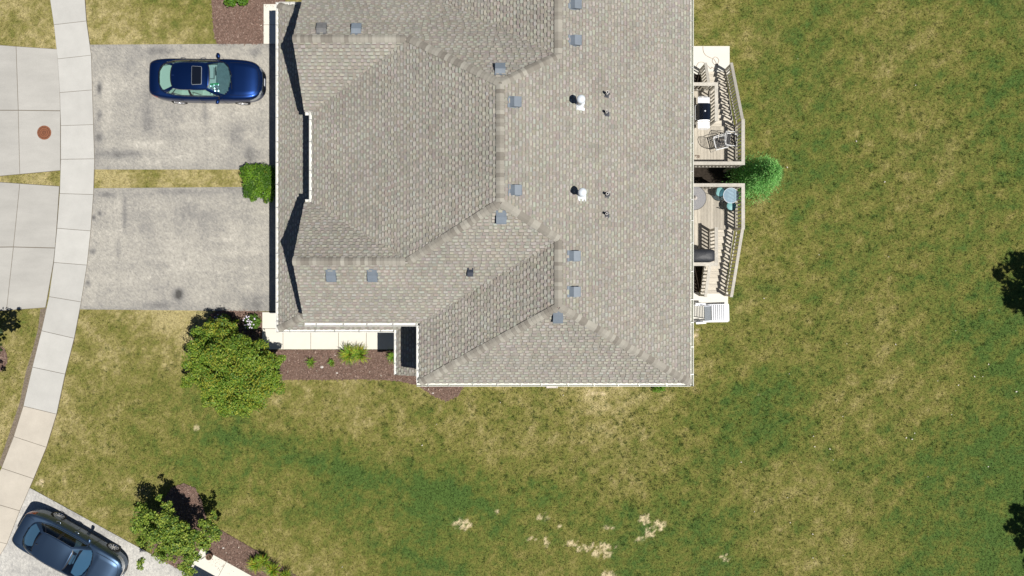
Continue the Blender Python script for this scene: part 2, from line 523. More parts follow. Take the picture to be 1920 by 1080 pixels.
W3 = Vector(P(391, 1034))
walk3 = [tuple((W3 + ax * a + bx * b)[:2]) for a, b in ((-.35, 0), (5.2, 0), (5.2, 1.6), (-.35, 1.6))]
NOGRASS = [sidewalk_poly, AP1, AP2, D1, D2, D3, bed1, bed2, bed3, bed4, bed5, PAD1, PAD2, house_poly, walkS, walkN, walk3]


def beds():
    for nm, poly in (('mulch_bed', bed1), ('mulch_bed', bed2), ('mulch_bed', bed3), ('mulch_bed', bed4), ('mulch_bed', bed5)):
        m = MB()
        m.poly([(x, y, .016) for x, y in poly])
        o = m.build(nm, M['shade_soil'] if poly is bed5 else M['mulch'])
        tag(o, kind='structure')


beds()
# loose mulch chips: one uncountable mass
CH_V = []; CH_C = []
pal = np.array([(.22, .15, .12), (.18, .115, .09), (.13, .085, .068), (.27, .195, .16), (.20, .13, .105)])
for poly in (bed1, bed2, bed3, bed4):
    A = np.array(poly); lo = A.min(0); hi = A.max(0)
    n = int((hi - lo).prod() * 420)
    q = NR.uniform(lo, hi, (n, 2)); q = q[in_poly(q[:, 0], q[:, 1], poly)]
    q += NR.normal(0, .03, q.shape)
    n = len(q); th = NR.uniform(0, 6.28, n); l = NR.uniform(.018, .05, n); w = NR.uniform(.006, .016, n)
    d = np.stack([np.cos(th), np.sin(th)], 1); e = np.stack([-d[:, 1], d[:, 0]], 1)
    tilt = NR.uniform(-.6, .6, n) * l; z = NR.uniform(.026, .045, n)
    for a, b in ((-1, -1), (1, -1), (1, 1), (-1, 1)):
        pass
    c4 = [np.column_stack([q + d * (a * l)[:, None] + e * (b * w)[:, None], z + a * tilt * .5 + b * w * .5]) for a, b in ((-1, -1), (1, -1), (1, 1), (-1, 1))]
    CH_V.append(np.stack(c4, 1).reshape(-1, 3))
    cc = pal[NR.integers(0, 5, n)] * NR.uniform(.7, 1.3, (n, 1))
    hot = NR.random(n) < .004
    cc[hot] = (.55, .5, .42)
    CH_C.append(np.repeat(cc, 4, 0))
CH_V = np.concatenate(CH_V); CH_C = np.concatenate(CH_C)
tag(npmesh('mulch_chips', CH_V, np.arange(len(CH_V)).reshape(-1, 4), M['chip'], tint=CH_C), 'loose brown bark mulch chips covering the planting beds', 'mulch', kind='stuff')

# bare soil strip along the lower left edge of the sidewalk
m = MB()
m.poly([(x, y, .012) for x, y in PX([(76, 579), (90, 577), (80, 622), (63, 690), (47, 755), (28, 818), (5, 878), (-2, 870), (17, 815), (37, 755), (50, 690), (48, 700), (63, 650), (72, 615)])])
tag(m.build('soil', M['soil']), kind='structure')


# asphalt drives with stains painted as base colour (oil, wear, patches)
def drive(name, c4, stains, res=.06, z=.018, base=(.352, .332, .291)):
    a, b, c, d = [np.array(p) for p in c4]
    nu = int(np.linalg.norm(b - a) / res); nv = int(np.linalg.norm(d - a) / res)
    u, v = np.meshgrid(np.linspace(0, 1, nu), np.linspace(0, 1, nv))
    u = u.ravel()[:, None]; v = v.ravel()[:, None]
    p = (a * (1 - u) + b * u) * (1 - v) + (d * (1 - u) + c * u) * v
    X, Y = p[:, 0], p[:, 1]
    k = 1 + (fbm(X, Y, .5, 3, 91) - .5) * .34 + (fbm(X, Y * .25, 1.6, 3, 12) - .5) * .30 + (fbm(X * .25, Y, 2.2, 4, 45) - .5) * .30 + (fbm(X, Y, 6, 3, 46) - .5) * .14
    px = X / (H / F) + 960; py = 540 - Y / (H / F)
    nz = fbm(X, Y, 2.5, 4, 66)
    for kind, sx, sy, rx, ry, amt in stains:
        q = ((px - sx) / rx) ** 2 + ((py - sy) / ry) ** 2
        k *= 1 - 1.35 * amt * np.exp(-q) * np.clip(.35 + 1.3 * nz, 0, 1.4)
    e = np.minimum(np.minimum(u, 1 - u)[:, 0] * np.linalg.norm(b - a), np.minimum(v, 1 - v)[:, 0] * np.linalg.norm(d - a))
    k *= 1 - .22 * np.exp(-e / .22) * (nz * 1.4)
    # pale hairline cracks
    k *= 1 + NR.normal(0, .10, len(k))
    cr = np.abs(fbm(X * .5, Y, 1.1, 3, 33) - .5)
    k *= 1 + .16 * np.exp(-(cr / .012) ** 2) * (fbm(X, Y, .7, 2, 3) > .5)
    col = np.array(base)[None, :] * np.clip(k, .25, 1.6)[:, None]
    cool = np.clip(1.05 - k, 0, .4)[:, None]
    col = col * (1 - cool) + col.mean(1, keepdims=True) * np.array((.99, .99, 1.03)) * cool
    V = np.column_stack([p, np.full(len(p), z)])
    i = (np.arange(nv - 1)[:, None] * nu + np.arange(nu - 1)[None, :]).ravel()
    f = np.stack([i, i + nu, i + nu + 1, i + 1], 1)
    o = npmesh(name, V, f, M['asphalt'], tint=col, smooth=True)
    return tag(o, kind='structure')


drive('driveway', D1, [('d', 187, 165, 5, 14, .5), ('d', 187, 215, 5, 10, .35), ('d', 186, 258, 6, 8, .5), ('d', 275, 215, 9, 35, .25), ('d', 215, 290, 60, 8, .3), ('d', 300, 95, 40, 6, .25),
                       ('d', 480, 100, 12, 8, .3), ('d', 470, 290, 10, 16, .38), ('d', 440, 250, 20, 25, .2), ('d', 385, 215, 6, 30, .2), ('d', 240, 120, 20, 12, .15), ('l', 265, 270, 35, 5, -.14), ('l', 420, 170, 60, 25, -.08)])
drive('driveway', D2, [('d', 335, 552, 7, 9, .62), ('d', 336, 553, 18, 16, .2), ('d', 187, 400, 4, 5, .5), ('d', 176, 408, 4, 4, .55), ('d', 173, 472, 5, 5, .5), ('d', 166, 530, 5, 5, .4), ('d', 234, 400, 5, 40, .3), ('d', 222, 470, 5, 30, .2),
                       ('d', 360, 400, 45, 25, .16), ('d', 470, 570, 22, 12, .32), ('d', 300, 572, 40, 7, .28), ('d', 200, 365, 18, 6, .28), ('d', 355, 360, 60, 6, .2), ('d', 205, 545, 4, 5, .2), ('l', 440, 475, 60, 8, -.12), ('l', 300, 480, 70, 50, -.06)])
drive('driveway', PX([(48, 910), (430, 1119), (250, 1420), (-180, 1180)]), [('d', 120, 1080, 60, 40, .1)], base=(.46, .445, .41))
m = MB(); m.poly([(-60, -60, -.03), (-27.0, -60, -.03), (-27.0, 60, -.03), (-60, 60, -.03)])
tag(m.build('road', M['road']), kind='structure')


def shrink(poly, d):
    c = np.mean(np.array(poly), 0)
    out = []
    for p in poly:
        v = np.array(p) - c; l = np.linalg.norm(v)
        out.append(tuple(c + v * (1 - d * 1.41 / l)))
    return out


def slab_mesh(poly, z0, z1, ch=.008):
    m = MB(); n = len(poly)
    a = [m.vert((x, y, z0)) for x, y in poly]
    b = [m.vert((x, y, z1 - ch)) for x, y in poly]
    c = [m.vert((x, y, z1)) for x, y in shrink(poly, ch)]
    m.f.append(c)
    for i in range(n):
        j = (i + 1) % n
        m.f.append([a[i], a[j], b[j], b[i]]); m.f.append([b[i], b[j], c[j], c[i]])
    return m


def paving(name, base_poly, slabs, mt, z1=.05, mats=None, gap=.008):
    m = MB(); m.prism(base_poly, -.04, z1 - .018)
    o = m.build(name, M['joint']); tag(o, kind='structure')
    for i, s in enumerate(slabs):
        mm = mt if mats is None else mats[i]
        slab_mesh(shrink(s, gap), z1 - .03, z1 + R.uniform(-.003, .003)).build('slab', mm, o)
    return o


sl = []; mt_ = []
L_, R_ = PX(SW_L), PX(SW_R)
for i in range(len(L_) - 1):
    sl.append([L_[i], R_[i], R_[i + 1], L_[i + 1]][::-1]); mt_.append(M['walk'] if i < 13 else M['walk_warm'])
paving('sidewalk', [tuple(np.array(p)) for p in sidewalk_poly], sl, None, .055, mt_)
paving('driveway_apron', AP1, [PX(q)[::-1] for q in ([(-60, 80), (31, 87), (35, 207), (-60, 207)], [(31, 87), (108, 92), (113, 170), (114, 208), (35, 207)], [(-60, 207), (35, 207), (38, 327), (-60, 336)], [(35, 207), (114, 208), (114, 320), (38, 327)])], M['apron'], .04, gap=.014)
paving('driveway_apron', AP2, [PX(q)[::-1] for q in ([(-60, 337), (38, 344), (26, 463), (-60, 464)], [(38, 344), (112, 349), (107, 428), (104, 465), (26, 463)], [(-60, 464), (26, 463), (13, 582), (-60, 588)], [(26, 463), (104, 465), (101, 492), (86, 577), (13, 582)])], M['apron'], .04, gap=.014)
paving('walkway', walkS, [PX(q)[::-1] for q in ([(492, 585), (522, 585), (522, 616), (492, 616)], [(492, 616), (531, 616), (531, 655), (492, 655)], [(531, 620), (583, 620), (583, 655), (531, 655)], [(583, 620), (635, 620), (635, 655), (583, 655)],
                                           [(635, 620), (687, 620), (687, 655), (635, 655)], [(687, 620), (760, 620), (760, 655), (687, 655)])], M['pale'], .05)
paving('walkway', walkN, [PX(q)[::-1] for q in ([(494.5, 8), (530, 8), (530, 47), (494.5, 47)], [(494.5, 47), (530, 47), (530, 83), (494.5, 83)])], M['pale'], .05)
w3 = []
for a0, a1 in ((-.35, .92), (.92, 2.2), (2.2, 3.5), (3.5, 5.2)):
    w3.append([tuple((W3 + ax * a + bx * b)[:2]) for a, b in ((a0, 0), (a0, 1.6), (a1, 1.6), (a1, 0))])
paving('walkway', walk3[::-1], w3, M['pale'], .05)
for pd in (PAD1, PAD2):
    o = slab_mesh(pd[::-1], -.05, .055).build('patio', M['pad']); tag(o, kind='structure')

# manhole cover in the upper apron
mx_, my_, _ = P(84, 249)
mh = thing('manhole_cover', 'round rusty iron manhole cover set in the concrete driveway apron', 'manhole cover', (mx_, my_, .04))
m = MB(); m.lathe([(.315, -.03), (.315, .006), (.30, .010), (.285, .010), (.285, .003), (0.001, .003)], n=40, caps=False); m.build('plate', M['rust'], mh)
m = MB()
for k in range(3):
    m.lathe([(.235 - .075 * k, .004), (.235 - .075 * k, .010), (.220 - .075 * k, .010), (.220 - .075 * k, .004)], n=36, caps=False)
for k in range(24):
    t = 2 * math.pi * k / 24
    m.bar((.245 * math.cos(t), .245 * math.sin(t), .007), (.272 * math.cos(t), .272 * math.sin(t), .007), .02, .009)
for yy in (-.05, 0, .05):
    m.bar((-.07, yy, .007), (.07, yy, .007), .014, .009)
m.build('raised_pattern', M['rust_dark'], mh)
for t in (.5, 2.6, 4.2, 5.6):
    m = MB(); m.lathe([(.012, 0), (.012, .006)], (.295 * math.cos(t), .295 * math.sin(t), .006), 8); m.build('bolt', M['galv_dull'], mh)

# ------------------------------------------------------------------ grass blades
NB = 420000
bxy = NR.uniform((-24.5, -14.2), (24.5, 14.2), (NB, 2))
keep = np.ones(NB, bool)
for poly in NOGRASS:
    keep &= ~in_poly(bxy[:, 0], bxy[:, 1], poly)
bxy = bxy[keep]
# tufts: denser, darker and longer blades
tp = []; 
for tx, ty, tr in TUFT:
    X0, Y0, _ = P(tx, ty)
    n = int(2 + tr * 2.4)
    tp.append(NR.normal((X0, Y0), tr / 42.0 * .55, (n, 2)))
tp = np.concatenate(tp)
kt = np.ones(len(tp), bool)
for poly in NOGRASS:
    kt &= ~in_poly(tp[:, 0], tp[:, 1], poly)
tp = tp[kt]
n0, n1 = len(bxy), len(tp)
q = np.concatenate([bxy, tp])
c, d, bare = lawn_tint(q[:, 0], q[:, 1])
n = len(q)
c = c * NR.uniform(.62, 1.42, (n, 1)) * np.stack([NR.uniform(.93, 1.07, n), np.ones(n), NR.uniform(.9, 1.1, n)], 1)
c[n0:] = c[n0:] * .35 + np.array((.05, .085, .022)) * .65 * NR.uniform(.5, 1.3, (n1, 1))
ln = NR.uniform(.035, .085, n); ln[n0:] = NR.uniform(.05, .11, n1)
wd = NR.uniform(.008, .016, n)
th = NR.uniform(0, 6.283, n); el = np.radians(NR.uniform(12, 75, n))
dv = np.stack([np.cos(th) * np.cos(el), np.sin(th) * np.cos(el), np.sin(el)], 1)
sd = np.stack([-np.sin(th), np.cos(th), np.zeros(n)], 1)
b0 = np.column_stack([q, np.full(n, -.004)])
V = np.stack([b0 - sd * wd[:, None], b0 + sd * wd[:, None], b0 + dv * ln[:, None]], 1).reshape(-1, 3)
tag(npmesh('grass', V, np.arange(len(V)).reshape(-1, 3), M['blade'], tint=np.repeat(c, 3, 0)), 'patchy green and straw dry lawn grass around the duplex', 'grass', kind='stuff')
# pale fallen leaves and petals on the right lawn
m = MB()
for _ in range(46):
    X0, Y0, _z = P(R.uniform(1330, 1915) if R.random() < .8 else R.uniform(560, 1280), R.uniform(20, 1070) if R.random() < .4 else R.uniform(560, 1070))
    if in_poly(np.array([X0]), np.array([Y0]), house_poly)[0]:
        continue
    t = R.uniform(0, 6.28); l = R.uniform(.02, .05)
    a = Vector((math.cos(t), math.sin(t), .1)) * l; b = Vector((-math.sin(t), math.cos(t), .2)) * l * .6
    c0 = Vector((X0, Y0, .06)); m.poly([c0 - a, c0 - b, c0 + a, c0 + b])
tag(m.build('fallen_leaves', M['stone']), 'small pale leaves scattered over the lawn right of the house', 'leaves', kind='stuff')

# ------------------------------------------------------------------ the duplex house
XR, ZR, PE = -.398, 8.0, .394
ZA, PG, YA1, YA2 = 6.7, .665, 8.892, .95
YM = (YA1 + YA2) / 2
ZE = 5.2
X2 = 1.622; Z2 = ZR - PE * (X2 - XR)
YH = -.652; XE = XR + (ZR - ZE) / PE; XW = XR - (ZR - ZE) / PE; XW2 = X2 - (Z2 - ZE) / PE
YS2 = -3.573; PS2 = (Z2 - ZE) / (YH - YS2)
YS1 = YA2 - (ZA - ZE) / PG
XK = -7.81
Pk = (XR, YA2 + (ZR - ZA) / PG, ZR); Gs = (XR - (ZR - ZA) / PE, YA2, ZA); Vs = (XW, YA2 + (ZA - ZE) / PG, ZE)
Js = (X2, YA2 + (Z2 - ZA) / PG, Z2); Hs = (X2, YH, Z2); SE = (XE, YS2, ZE); SWc = (XW2, YS2, ZE); V2 = (XW2, YS1, ZE)
Ra = (XK, YA2, ZA); Rs = (XK, YS1, ZE); Rn = (XK, Vs[1], ZE)


def mir(p):
    return (p[0], 2 * YM - p[1], p[2])


ROOF = [
    ('E', [SE, mir(SE), mir(Hs), mir(Js), mir(Pk), Pk, Js, Hs], (SE, mir(SE))),
    ('W', [mir(Vs), Vs, Gs, Pk, mir(Pk), mir(Gs)], (mir(Vs), Vs)),
    ('G2', [Vs, Rn, Ra, Gs], (Vs, Rn)),
    ('S1', [Rs, V2, Js, Pk, Gs, Ra], (Rs, V2)),
    ('W2', [V2, SWc, Hs, Js], (V2, SWc)),
    ('S2', [SWc, SE, Hs], (SWc, SE)),
]
for nm, poly, ev in list(ROOF[2:]):
    ROOF.append((nm + 'n', [mir(p) for p in poly][::-1], (mir(ev[1]), mir(ev[0]))))

house = thing('duplex_house', 'tan single storey duplex house with grey brown shingled hip and gable roof', 'house')


def wall_run(m, pts, z0, z1):
    for a, b in zip(pts, pts[1:]):
        m.poly([(*a, z0), (*b, z0), (*b, z1), (*a, z1)])


FP = [(6.3, -3.1), (6.3, 2 * YM + 3.1), (-3.05, 2 * YM + 3.1), (-3.05, 2 * YM + .85), (-7.4, 2 * YM + .85), (-7.4, -.85), (-3.05, -.85), (-3.05, -3.1), (6.3, -3.1)]
w = MB(); wall_run(w, FP, -.05, ZE - .05)
for ya in (YA2, YA1):
    w.poly([(-7.4, ya + 2.2, ZE - .05), (-7.4, ya - 2.2, ZE - .05), (-7.4, ya, ZA - .2)])
w.build('wall', M['siding'], house)
w = MB(); wall_run(w, [(-7.39, -1.25), (-9.05, -1.25), (-9.05, 2 * YM + 1.25), (-7.39, 2 * YM + 1.25)], -.05, 2.86)
w.build('garage_wall', M['siding'], house)
for yc in (8.1, 1.75):
    m = MB(); m.box(-9.10, -9.06, yc - 2.44, yc + 2.44, 0.02, 2.15); gd = m.build('garage_door', M['white'], house)
    for r_ in range(4):
        for c_ in range(4):
            m = MB(); m.box(-9.125, -9.102, yc - 2.30 + c_ * 1.18, yc - 1.24 + c_ * 1.18, .10 + r_ * .52, .50 + r_ * .52); m.build('panel', M['white'], gd)


def roof_slab(m, poly, t=.14):
    a = [m.vert(p) for p in poly]; b = [m.vert((p[0], p[1], p[2] - t)) for p in poly]
    m.f.append(a); m.f.append(b[::-1])
    n = len(poly)
    for i in range(n):
        j = (i + 1) % n
        m.f.append([a[j], a[i], b[i], b[j]])


def clip_half(poly, ax_, val, keep_greater):
    out = []
    n = len(poly)
    for i in range(n):
        p, q = poly[i], poly[(i + 1) % n]
        a = (p[ax_] - val) if keep_greater else (val - p[ax_]); b = (q[ax_] - val) if keep_greater else (val - q[ax_])
        if a >= 0:
            out.append(p)
        if (a >= 0) != (b >= 0):
            t = a / (a - b); out.append((p[0] + (q[0] - p[0]) * t, p[1] + (q[1] - p[1]) * t))
    return out


def clip_rect(poly, u0, u1, v0, v1):
    for a, v, k in ((1, v0, True), (1, v1, False), (0, u0, True), (0, u1, False)):
        poly = clip_half(poly, a, v, k)
        if len(poly) < 3:
            return []
    return poly


EXPO = .128
TAUPE = [(.284, .264, .228), (.274, .253, .217), (.294, .275, .238), (.278, .254, .219), (.262, .244, .211), (.284, .262, .230)]
LIGHT = [(.352, .336, .290), (.338, .322, .277), (.364, .348, .301), (.330, .312, .268)]


def shingles(m, poly3, ev):
    """courses of laminated shingles: a base strip in segments and random raised tabs, real thickness, plus flat dashes painted as tab shadow"""
    a = Vector(ev[0]); b = Vector(ev[1])
    e = (b - a).normalized()
    nrm = None
    pts = [Vector(p) for p in poly3]
    nrm = Vector((0, 0, 0))
    for i in range(len(pts)):
        p, q_ = pts[i] - pts[0], pts[(i + 1) % len(pts)] - pts[0]
        nrm += p.cross(q_)
    nrm.normalize()
    if nrm.z < 0:
        nrm = -nrm
    gdir = nrm.cross(e).normalized()
    if gdir.z < 0:
        gdir = -gdir
    org = a
    P2 = [((p - org).dot(e), (p - org).dot(gdir)) for p in pts]
    vmax = max(p[1] for p in P2)

    def to3(u, v, h):
        return org + e * u + gdir * v + nrm * h

    def piece(u0, u1, v0, v1, hb, ht, col, edges=True):
        c2 = clip_rect(P2, u0, u1, v0, v1)
        if not c2:
            return
        m.col = tuple(x * R.uniform(.95, 1.05) for x in col)
        hh = [lerp(hb, ht, (p[1] - v0) / (v1 - v0)) for p in c2]
        m.poly([to3(p[0], p[1], h) for p, h in zip(c2, hh)])
        if edges:
            n = len(c2)
            for i in range(n):
                p, q_ = c2[i], c2[(i + 1) % n]
                if (abs(p[1] - v0) < 1e-6 and abs(q_[1] - v0) < 1e-6) or (abs(p[0] - q_[0]) < 1e-6 and abs(p[1] - q_[1]) > .01):
                    m.poly([to3(p[0], p[1], hh[i]), to3(p[0], p[1], .004), to3(q_[0], q_[1], .004), to3(q_[0], q_[1], hh[(i + 1) % n])])

    k = 0
    v = -.035
    while v < vmax:
        v1 = v + EXPO
        band = clip_half(clip_half(P2, 1, max(v, 0), True), 1, v1, False) if v1 > 0 else []
        if len(band) >= 3:
            ua = min(p[0] for p in band); ub = max(p[0] for p in band)
            u = ua - R.uniform(0, .3)
            row = R.uniform(.97, 1.03)
            while u < ub:
                wdt = R.uniform(.16, .42)
                c0 = tuple(x * row for x in R.choice(TAUPE))
                piece(u, u + wdt, v, v1 - .030, .024, .014, c0)
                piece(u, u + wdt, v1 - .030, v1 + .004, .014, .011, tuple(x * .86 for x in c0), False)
                u += wdt
            u = ua - R.uniform(0, .6)
            while u < ub:
                wdt = R.uniform(.08, .18)
                lc = tuple(x * row for x in (R.choice(LIGHT) if R.random() < .80 else R.choice(TAUPE)))
                mid_c = tuple(lerp(x, y * row, .65) for x, y in zip(lc, R.choice(TAUPE)))
                piece(u + .004, u + wdt - .004, v - .036, v - .007, .0375, .0375, tuple(x * R.uniform(.50, .64) for x in R.choice(TAUPE)), False)  # flat dark dash painted as the tab's butt shadow on the course below
                piece(u, u + wdt, v - .006, v + .072, .050, .038, lc)
                piece(u, u + wdt, v + .072, v1 - .026, .036, .027, mid_c)
                u += wdt + R.uniform(.06, .18)
        v = v1
        k += 1


roofm = MB()
for nm, poly, ev in ROOF:
    roof_slab(roofm, poly)
roof = roofm.build('roof', M['deck_under'], house)
sm = MB(); sm.col = (1, 1, 1)
for nm, poly, ev in ROOF:
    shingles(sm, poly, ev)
o = sm.build('shingles', M['shingle'], roof); o['kind'] = 'stuff'

# low roofs over the garage and the porch
ZL = 2.9
lw = (-9.49, -1.68, ZL); lh = (-7.77, -.85, ZL + .46 * 1.72)
WS = [lw, mir(lw)]
WSp = [mir(lw), lw, lh, (-7.3, -.85, ZL + .46 * 2.19), (-7.3, 2 * YM + .85, ZL + .46 * 2.19), mir(lh)]
PXe = -4.67
sv = (PXe, -1.68, ZL); se2 = (-3.05, -.90, ZL + .46 * 1.62)
SSp = [lw, sv, se2, lh]
POp = [sv, (PXe, -3.54, ZL), (-3.05, -3.54, ZL + .46 * 1.62), se2]
LOW = [(WSp, (mir(lw), lw)), (SSp, (lw, sv)), (POp, (sv, (PXe, -3.54, ZL)))]
LOW += [([mir(p) for p in q_][::-1], (mir(ev[1]), mir(ev[0]))) for q_, ev in LOW[1:]]
lm = MB(); ls = MB(); ls.col = (1, 1, 1)
for poly, ev in LOW:
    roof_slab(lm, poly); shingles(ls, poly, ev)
low_roof = lm.build('garage_roof', M['deck_under'], house)
o = ls.build('shingles', M['shingle'], low_roof); o['kind'] = 'stuff'


def plane_n(poly):
    p = [Vector(q_) for q_ in poly]; n_ = (p[1] - p[0]).cross(p[2] - p[1]); n_.normalize()
    return n_ if n_.z > 0 else -n_


PL = {nm: plane_n(poly) for nm, poly, ev in ROOF}
PLlow = [plane_n(p) for p, ev in LOW]


def caps(parent, a, b, nA, nB, wing=.132, step=.142, loose=None):
    """overlapping bent cap shingles from a (low end) to b"""
    a = Vector(a); b = Vector(b); d = (b - a); Ln = d.length; d.normalize()
    dA = d.cross(nA); dA = dA if dA.z < 0 or (abs(dA.z) < 1e-6) else -dA
    dB = d.cross(nB); dB = dB if dB.z < 0 or (abs(dB.z) < 1e-6) else -dB
    if dA.dot(dB) > .3:
        dB = -dB
    up = (nA + nB).normalized()
    l = step * 1.25
    mm = MB()
    for t_, s_ in ((0, .066), (l, .046)):
        for q_ in (dA * wing + nA * s_, dA * wing * .45 + nA * (s_ + .003), dA * .02 + up * (s_ + .006), dB * .02 + up * (s_ + .006), dB * wing * .45 + nB * (s_ + .003), dB * wing + nB * s_):
            mm.vert(d * t_ + q_)
    for i in range(5):
        mm.f.append([i, i + 1, i + 7, i + 6])
    bt = len(mm.v)
    for q_ in (dA * wing + nA * .012, dA * .02 + up * .012, dB * .02 + up * .012, dB * wing + nB * .012):
        mm.vert(q_)
    mm.f.append([0, bt, bt + 1, 2]); mm.f.append([2, bt + 1, bt + 2, 3]); mm.f.append([3, bt + 2, bt + 3, 5])
    me = None
    n_ = int(Ln / step)
    for i in range(n_):
        p = a + d * (i * step)
        if loose is not None:
            loose.append((mm, p)); continue
        if me is None:
            me = mm.mesh('ridge_cap'); me.materials.append(M['cap'])
        o_ = bpy.data.objects.new('ridge_cap', me); COL.objects.link(o_); o_.parent = parent
        o_.location = p + d * R.uniform(-.01, .01) 


loose = []
for flip in (False, True):
    f_ = mir if flip else (lambda p: p)
    s_ = 'n' if flip else ''
    caps(roof, f_(Ra), f_(Gs), PL['S1' + s_], PL['G2' + s_])
    caps(roof, f_(Gs), f_(Pk), PL['S1' + s_], PL['W'])
    caps(roof, f_(Js), f_(Pk), PL['S1' + s_], PL['E'])
    caps(roof, f_(Hs), f_(Js), PL['W2' + s_], PL['E'])
    L1 = loose if flip else None
    caps(roof, f_(SE), f_(Hs), PL['S2' + s_], PL['E'], loose=L1)
    caps(roof, f_(SWc), f_(Hs), PL['S2' + s_], PL['W2' + s_], loose=L1)
caps(roof, Pk, mir(Pk), PL['W'], PL['E'])
caps(low_roof, lw, lh, PLlow[0], PLlow[1])
caps(low_roof, mir(lw), mir(lh), PLlow[0], PLlow[3])
lo_m = MB()
for mm, p in loose:
    b_ = len(lo_m.v)
    for v_ in mm.v:
        lo_m.vert(Vector(v_) + p)
    for f__ in mm.f:
        lo_m.f.append([b_ + i for i in f__])
o = lo_m.build('ridge_caps', M['cap'], roof); o['kind'] = 'stuff'


def gutter(a, b, outw, z, hang=True, mt='white', step=.95, w_=.125, h_=.12):
    """open K-style gutter along a-b (xy), outw = outward unit vector"""
    a = Vector((*a, z)); b = Vector((*b, z)); o_ = Vector((*outw, 0)); d = (b - a).normalized()
    mm = MB(); up = Vector((0, 0, 1))
    prof = [(0, 0), (0, -h_), (w_ * .72, -h_), (w_, -h_ * .45), (w_, 0), (w_ - .018, 0), (w_ - .018, -h_ * .42), (w_ * .66, -h_ + .012), (.012, -h_ + .012), (.012, 0)]
    r0 = [mm.vert(a + o_ * x + up * y) for x, y in prof]; r1 = [mm.vert(b + o_ * x + up * y) for x, y in prof]
    n_ = len(prof)
    for i in range(n_):
        j = (i + 1) % n_
        mm.f.append([r0[i], r0[j], r1[j], r1[i]])
    for e_, p in ((-1, a), (1, b)):      # end plates
        q_ = p
        mm.poly([q_ + o_ * x + up * y for x, y in prof[:5]])
    g_ = mm.build('gutter', M[mt], house)
    L_n = (b - a).length
    k = .45
    hm = None
    while k < L_n - .2:
        if hm is None:
            h2 = MB(); h2.bar(o_ * -.02 + up * .006, o_ * (w_ - .004) + up * .006, .022, .008); hm = h2.mesh('hanger'); hm.materials.append(M['galv_dull'])
        ho = bpy.data.objects.new('hanger', hm); COL.objects.link(ho); ho.parent = g_
        ho.location = a + d * k
        k += step * R.uniform(.8, 1.15)
    return g_


zg = ZE - .015; gw = .125
yN = 2 * YM
gutter((XE + .01, YS2 - gw), (XE + .01, yN - YS2 + gw), (1, 0), zg, mt='cream')
gutter((XW2 - gw, YS2 - .01), (XE + .0, YS2 - .01), (0, -1), zg, mt='cream')
gutter((XW2 - .01, YS2), (XW2 - .01, YS1 - .01), (-1, 0), zg)
gutter((XK, YS1 - .01), (XW2 - .02, YS1 - .01), (0, -1), zg)
gutter((XW - .01, Vs[1]), (XW - .01, mir(Vs)[1]), (-1, 0), zg)
gutter((XK + .02, Vs[1] + .005), (XW - .14, Vs[1] + .005), (0, 1), zg)
gutter((XK + .02, mir(Vs)[1] - .005), (XW - .14, mir(Vs)[1] - .005), (0, -1), zg)
gutter((XW2 - .01, yN - YS2), (XW2 - .01, yN - YS1 + .01), (-1, 0), zg)
gutter((XK, yN - YS1 + .01), (XW2 - .02, yN - YS1 + .01), (0, 1), zg)
zl = ZL - .015
gutter((lw[0] - .01, lw[1] - gw), (lw[0] - .01, yN - lw[1] + gw), (-1, 0), zl)
gutter((lw[0], lw[1] - .01), (PXe - gw - .02, lw[1] - .01), (0, -1), zl)
gutter((PXe - .01, -3.54), (PXe - .01, lw[1] - .012), (-1, 0), zl)
gutter((lw[0], yN - lw[1] + .01), (PXe - gw, yN - lw[1] + .01), (0, 1), zl)
# white porch post, downspouts
m = MB(); m.box(-4.45, -4.33, -3.35, -3.23, 0, 2.86); m.build('porch_post', M['white'], house)
for x_, y_ in ((-9.11, -.9), (-9.11, 10.6), (6.37, -2.9), (6.37, 12.6)):
    m = MB(); m.box(x_ - .04, x_ + .04, y_ - .03, y_ + .03, .02, 2.7 if x_ < 0 else 5.0); m.build('downspout', M['white'], house)


# roof vents and pipes
def on_plane(px_, py_, poly):
    n_ = plane_n(poly); p0 = Vector(poly[0])
    # z = z0 + a x + b y
    a_ = -n_.x / n_.z; b_ = -n_.y / n_.z; z0 = p0.z - a_ * p0.x - b_ * p0.y
    u = (px_ - 960) / F; v = (540 - py_) / F
    z = (z0 + (a_ * u + b_ * v) * H) / (1 + a_ * u + b_ * v)
    return Vector((u * (H - z), v * (H - z), z)), n_


RP = {nm: poly for nm, poly, ev in ROOF}


def frame(n_):
    g_ = Vector((0, 0, 1)) - n_ * n_.z; g_.normalize()      # upslope
    e_ = g_.cross(n_).normalized()
    return e_, g_


def vent_mesh(sz):
    flange = MB(); flange.box(-sz * .56, sz * .56, -sz * .56, sz * .72, .030, .036)
    hd = MB()
    a_ = sz * .5
    prof = [(sz * .5, .036), (sz * .16, .155), (-sz * .5, .185), (-sz * .5, .045)]
    l_ = [hd.vert((-a_, y, z)) for y, z in prof]; r_ = [hd.vert((a_, y, z)) for y, z in prof]
    for i in range(3):
        hd.f.append([l_[i], l_[i + 1], r_[i + 1], r_[i]])
    hd.f.append(l_[::-1]); hd.f.append(r_)
    lip = MB(); lip.box(-a_ - .006, a_ + .006, -sz * .5 - .022, -sz * .5 - .002, .15, .188)
    return flange.mesh('flange'), hd.mesh('hood'), lip.mesh('lip')


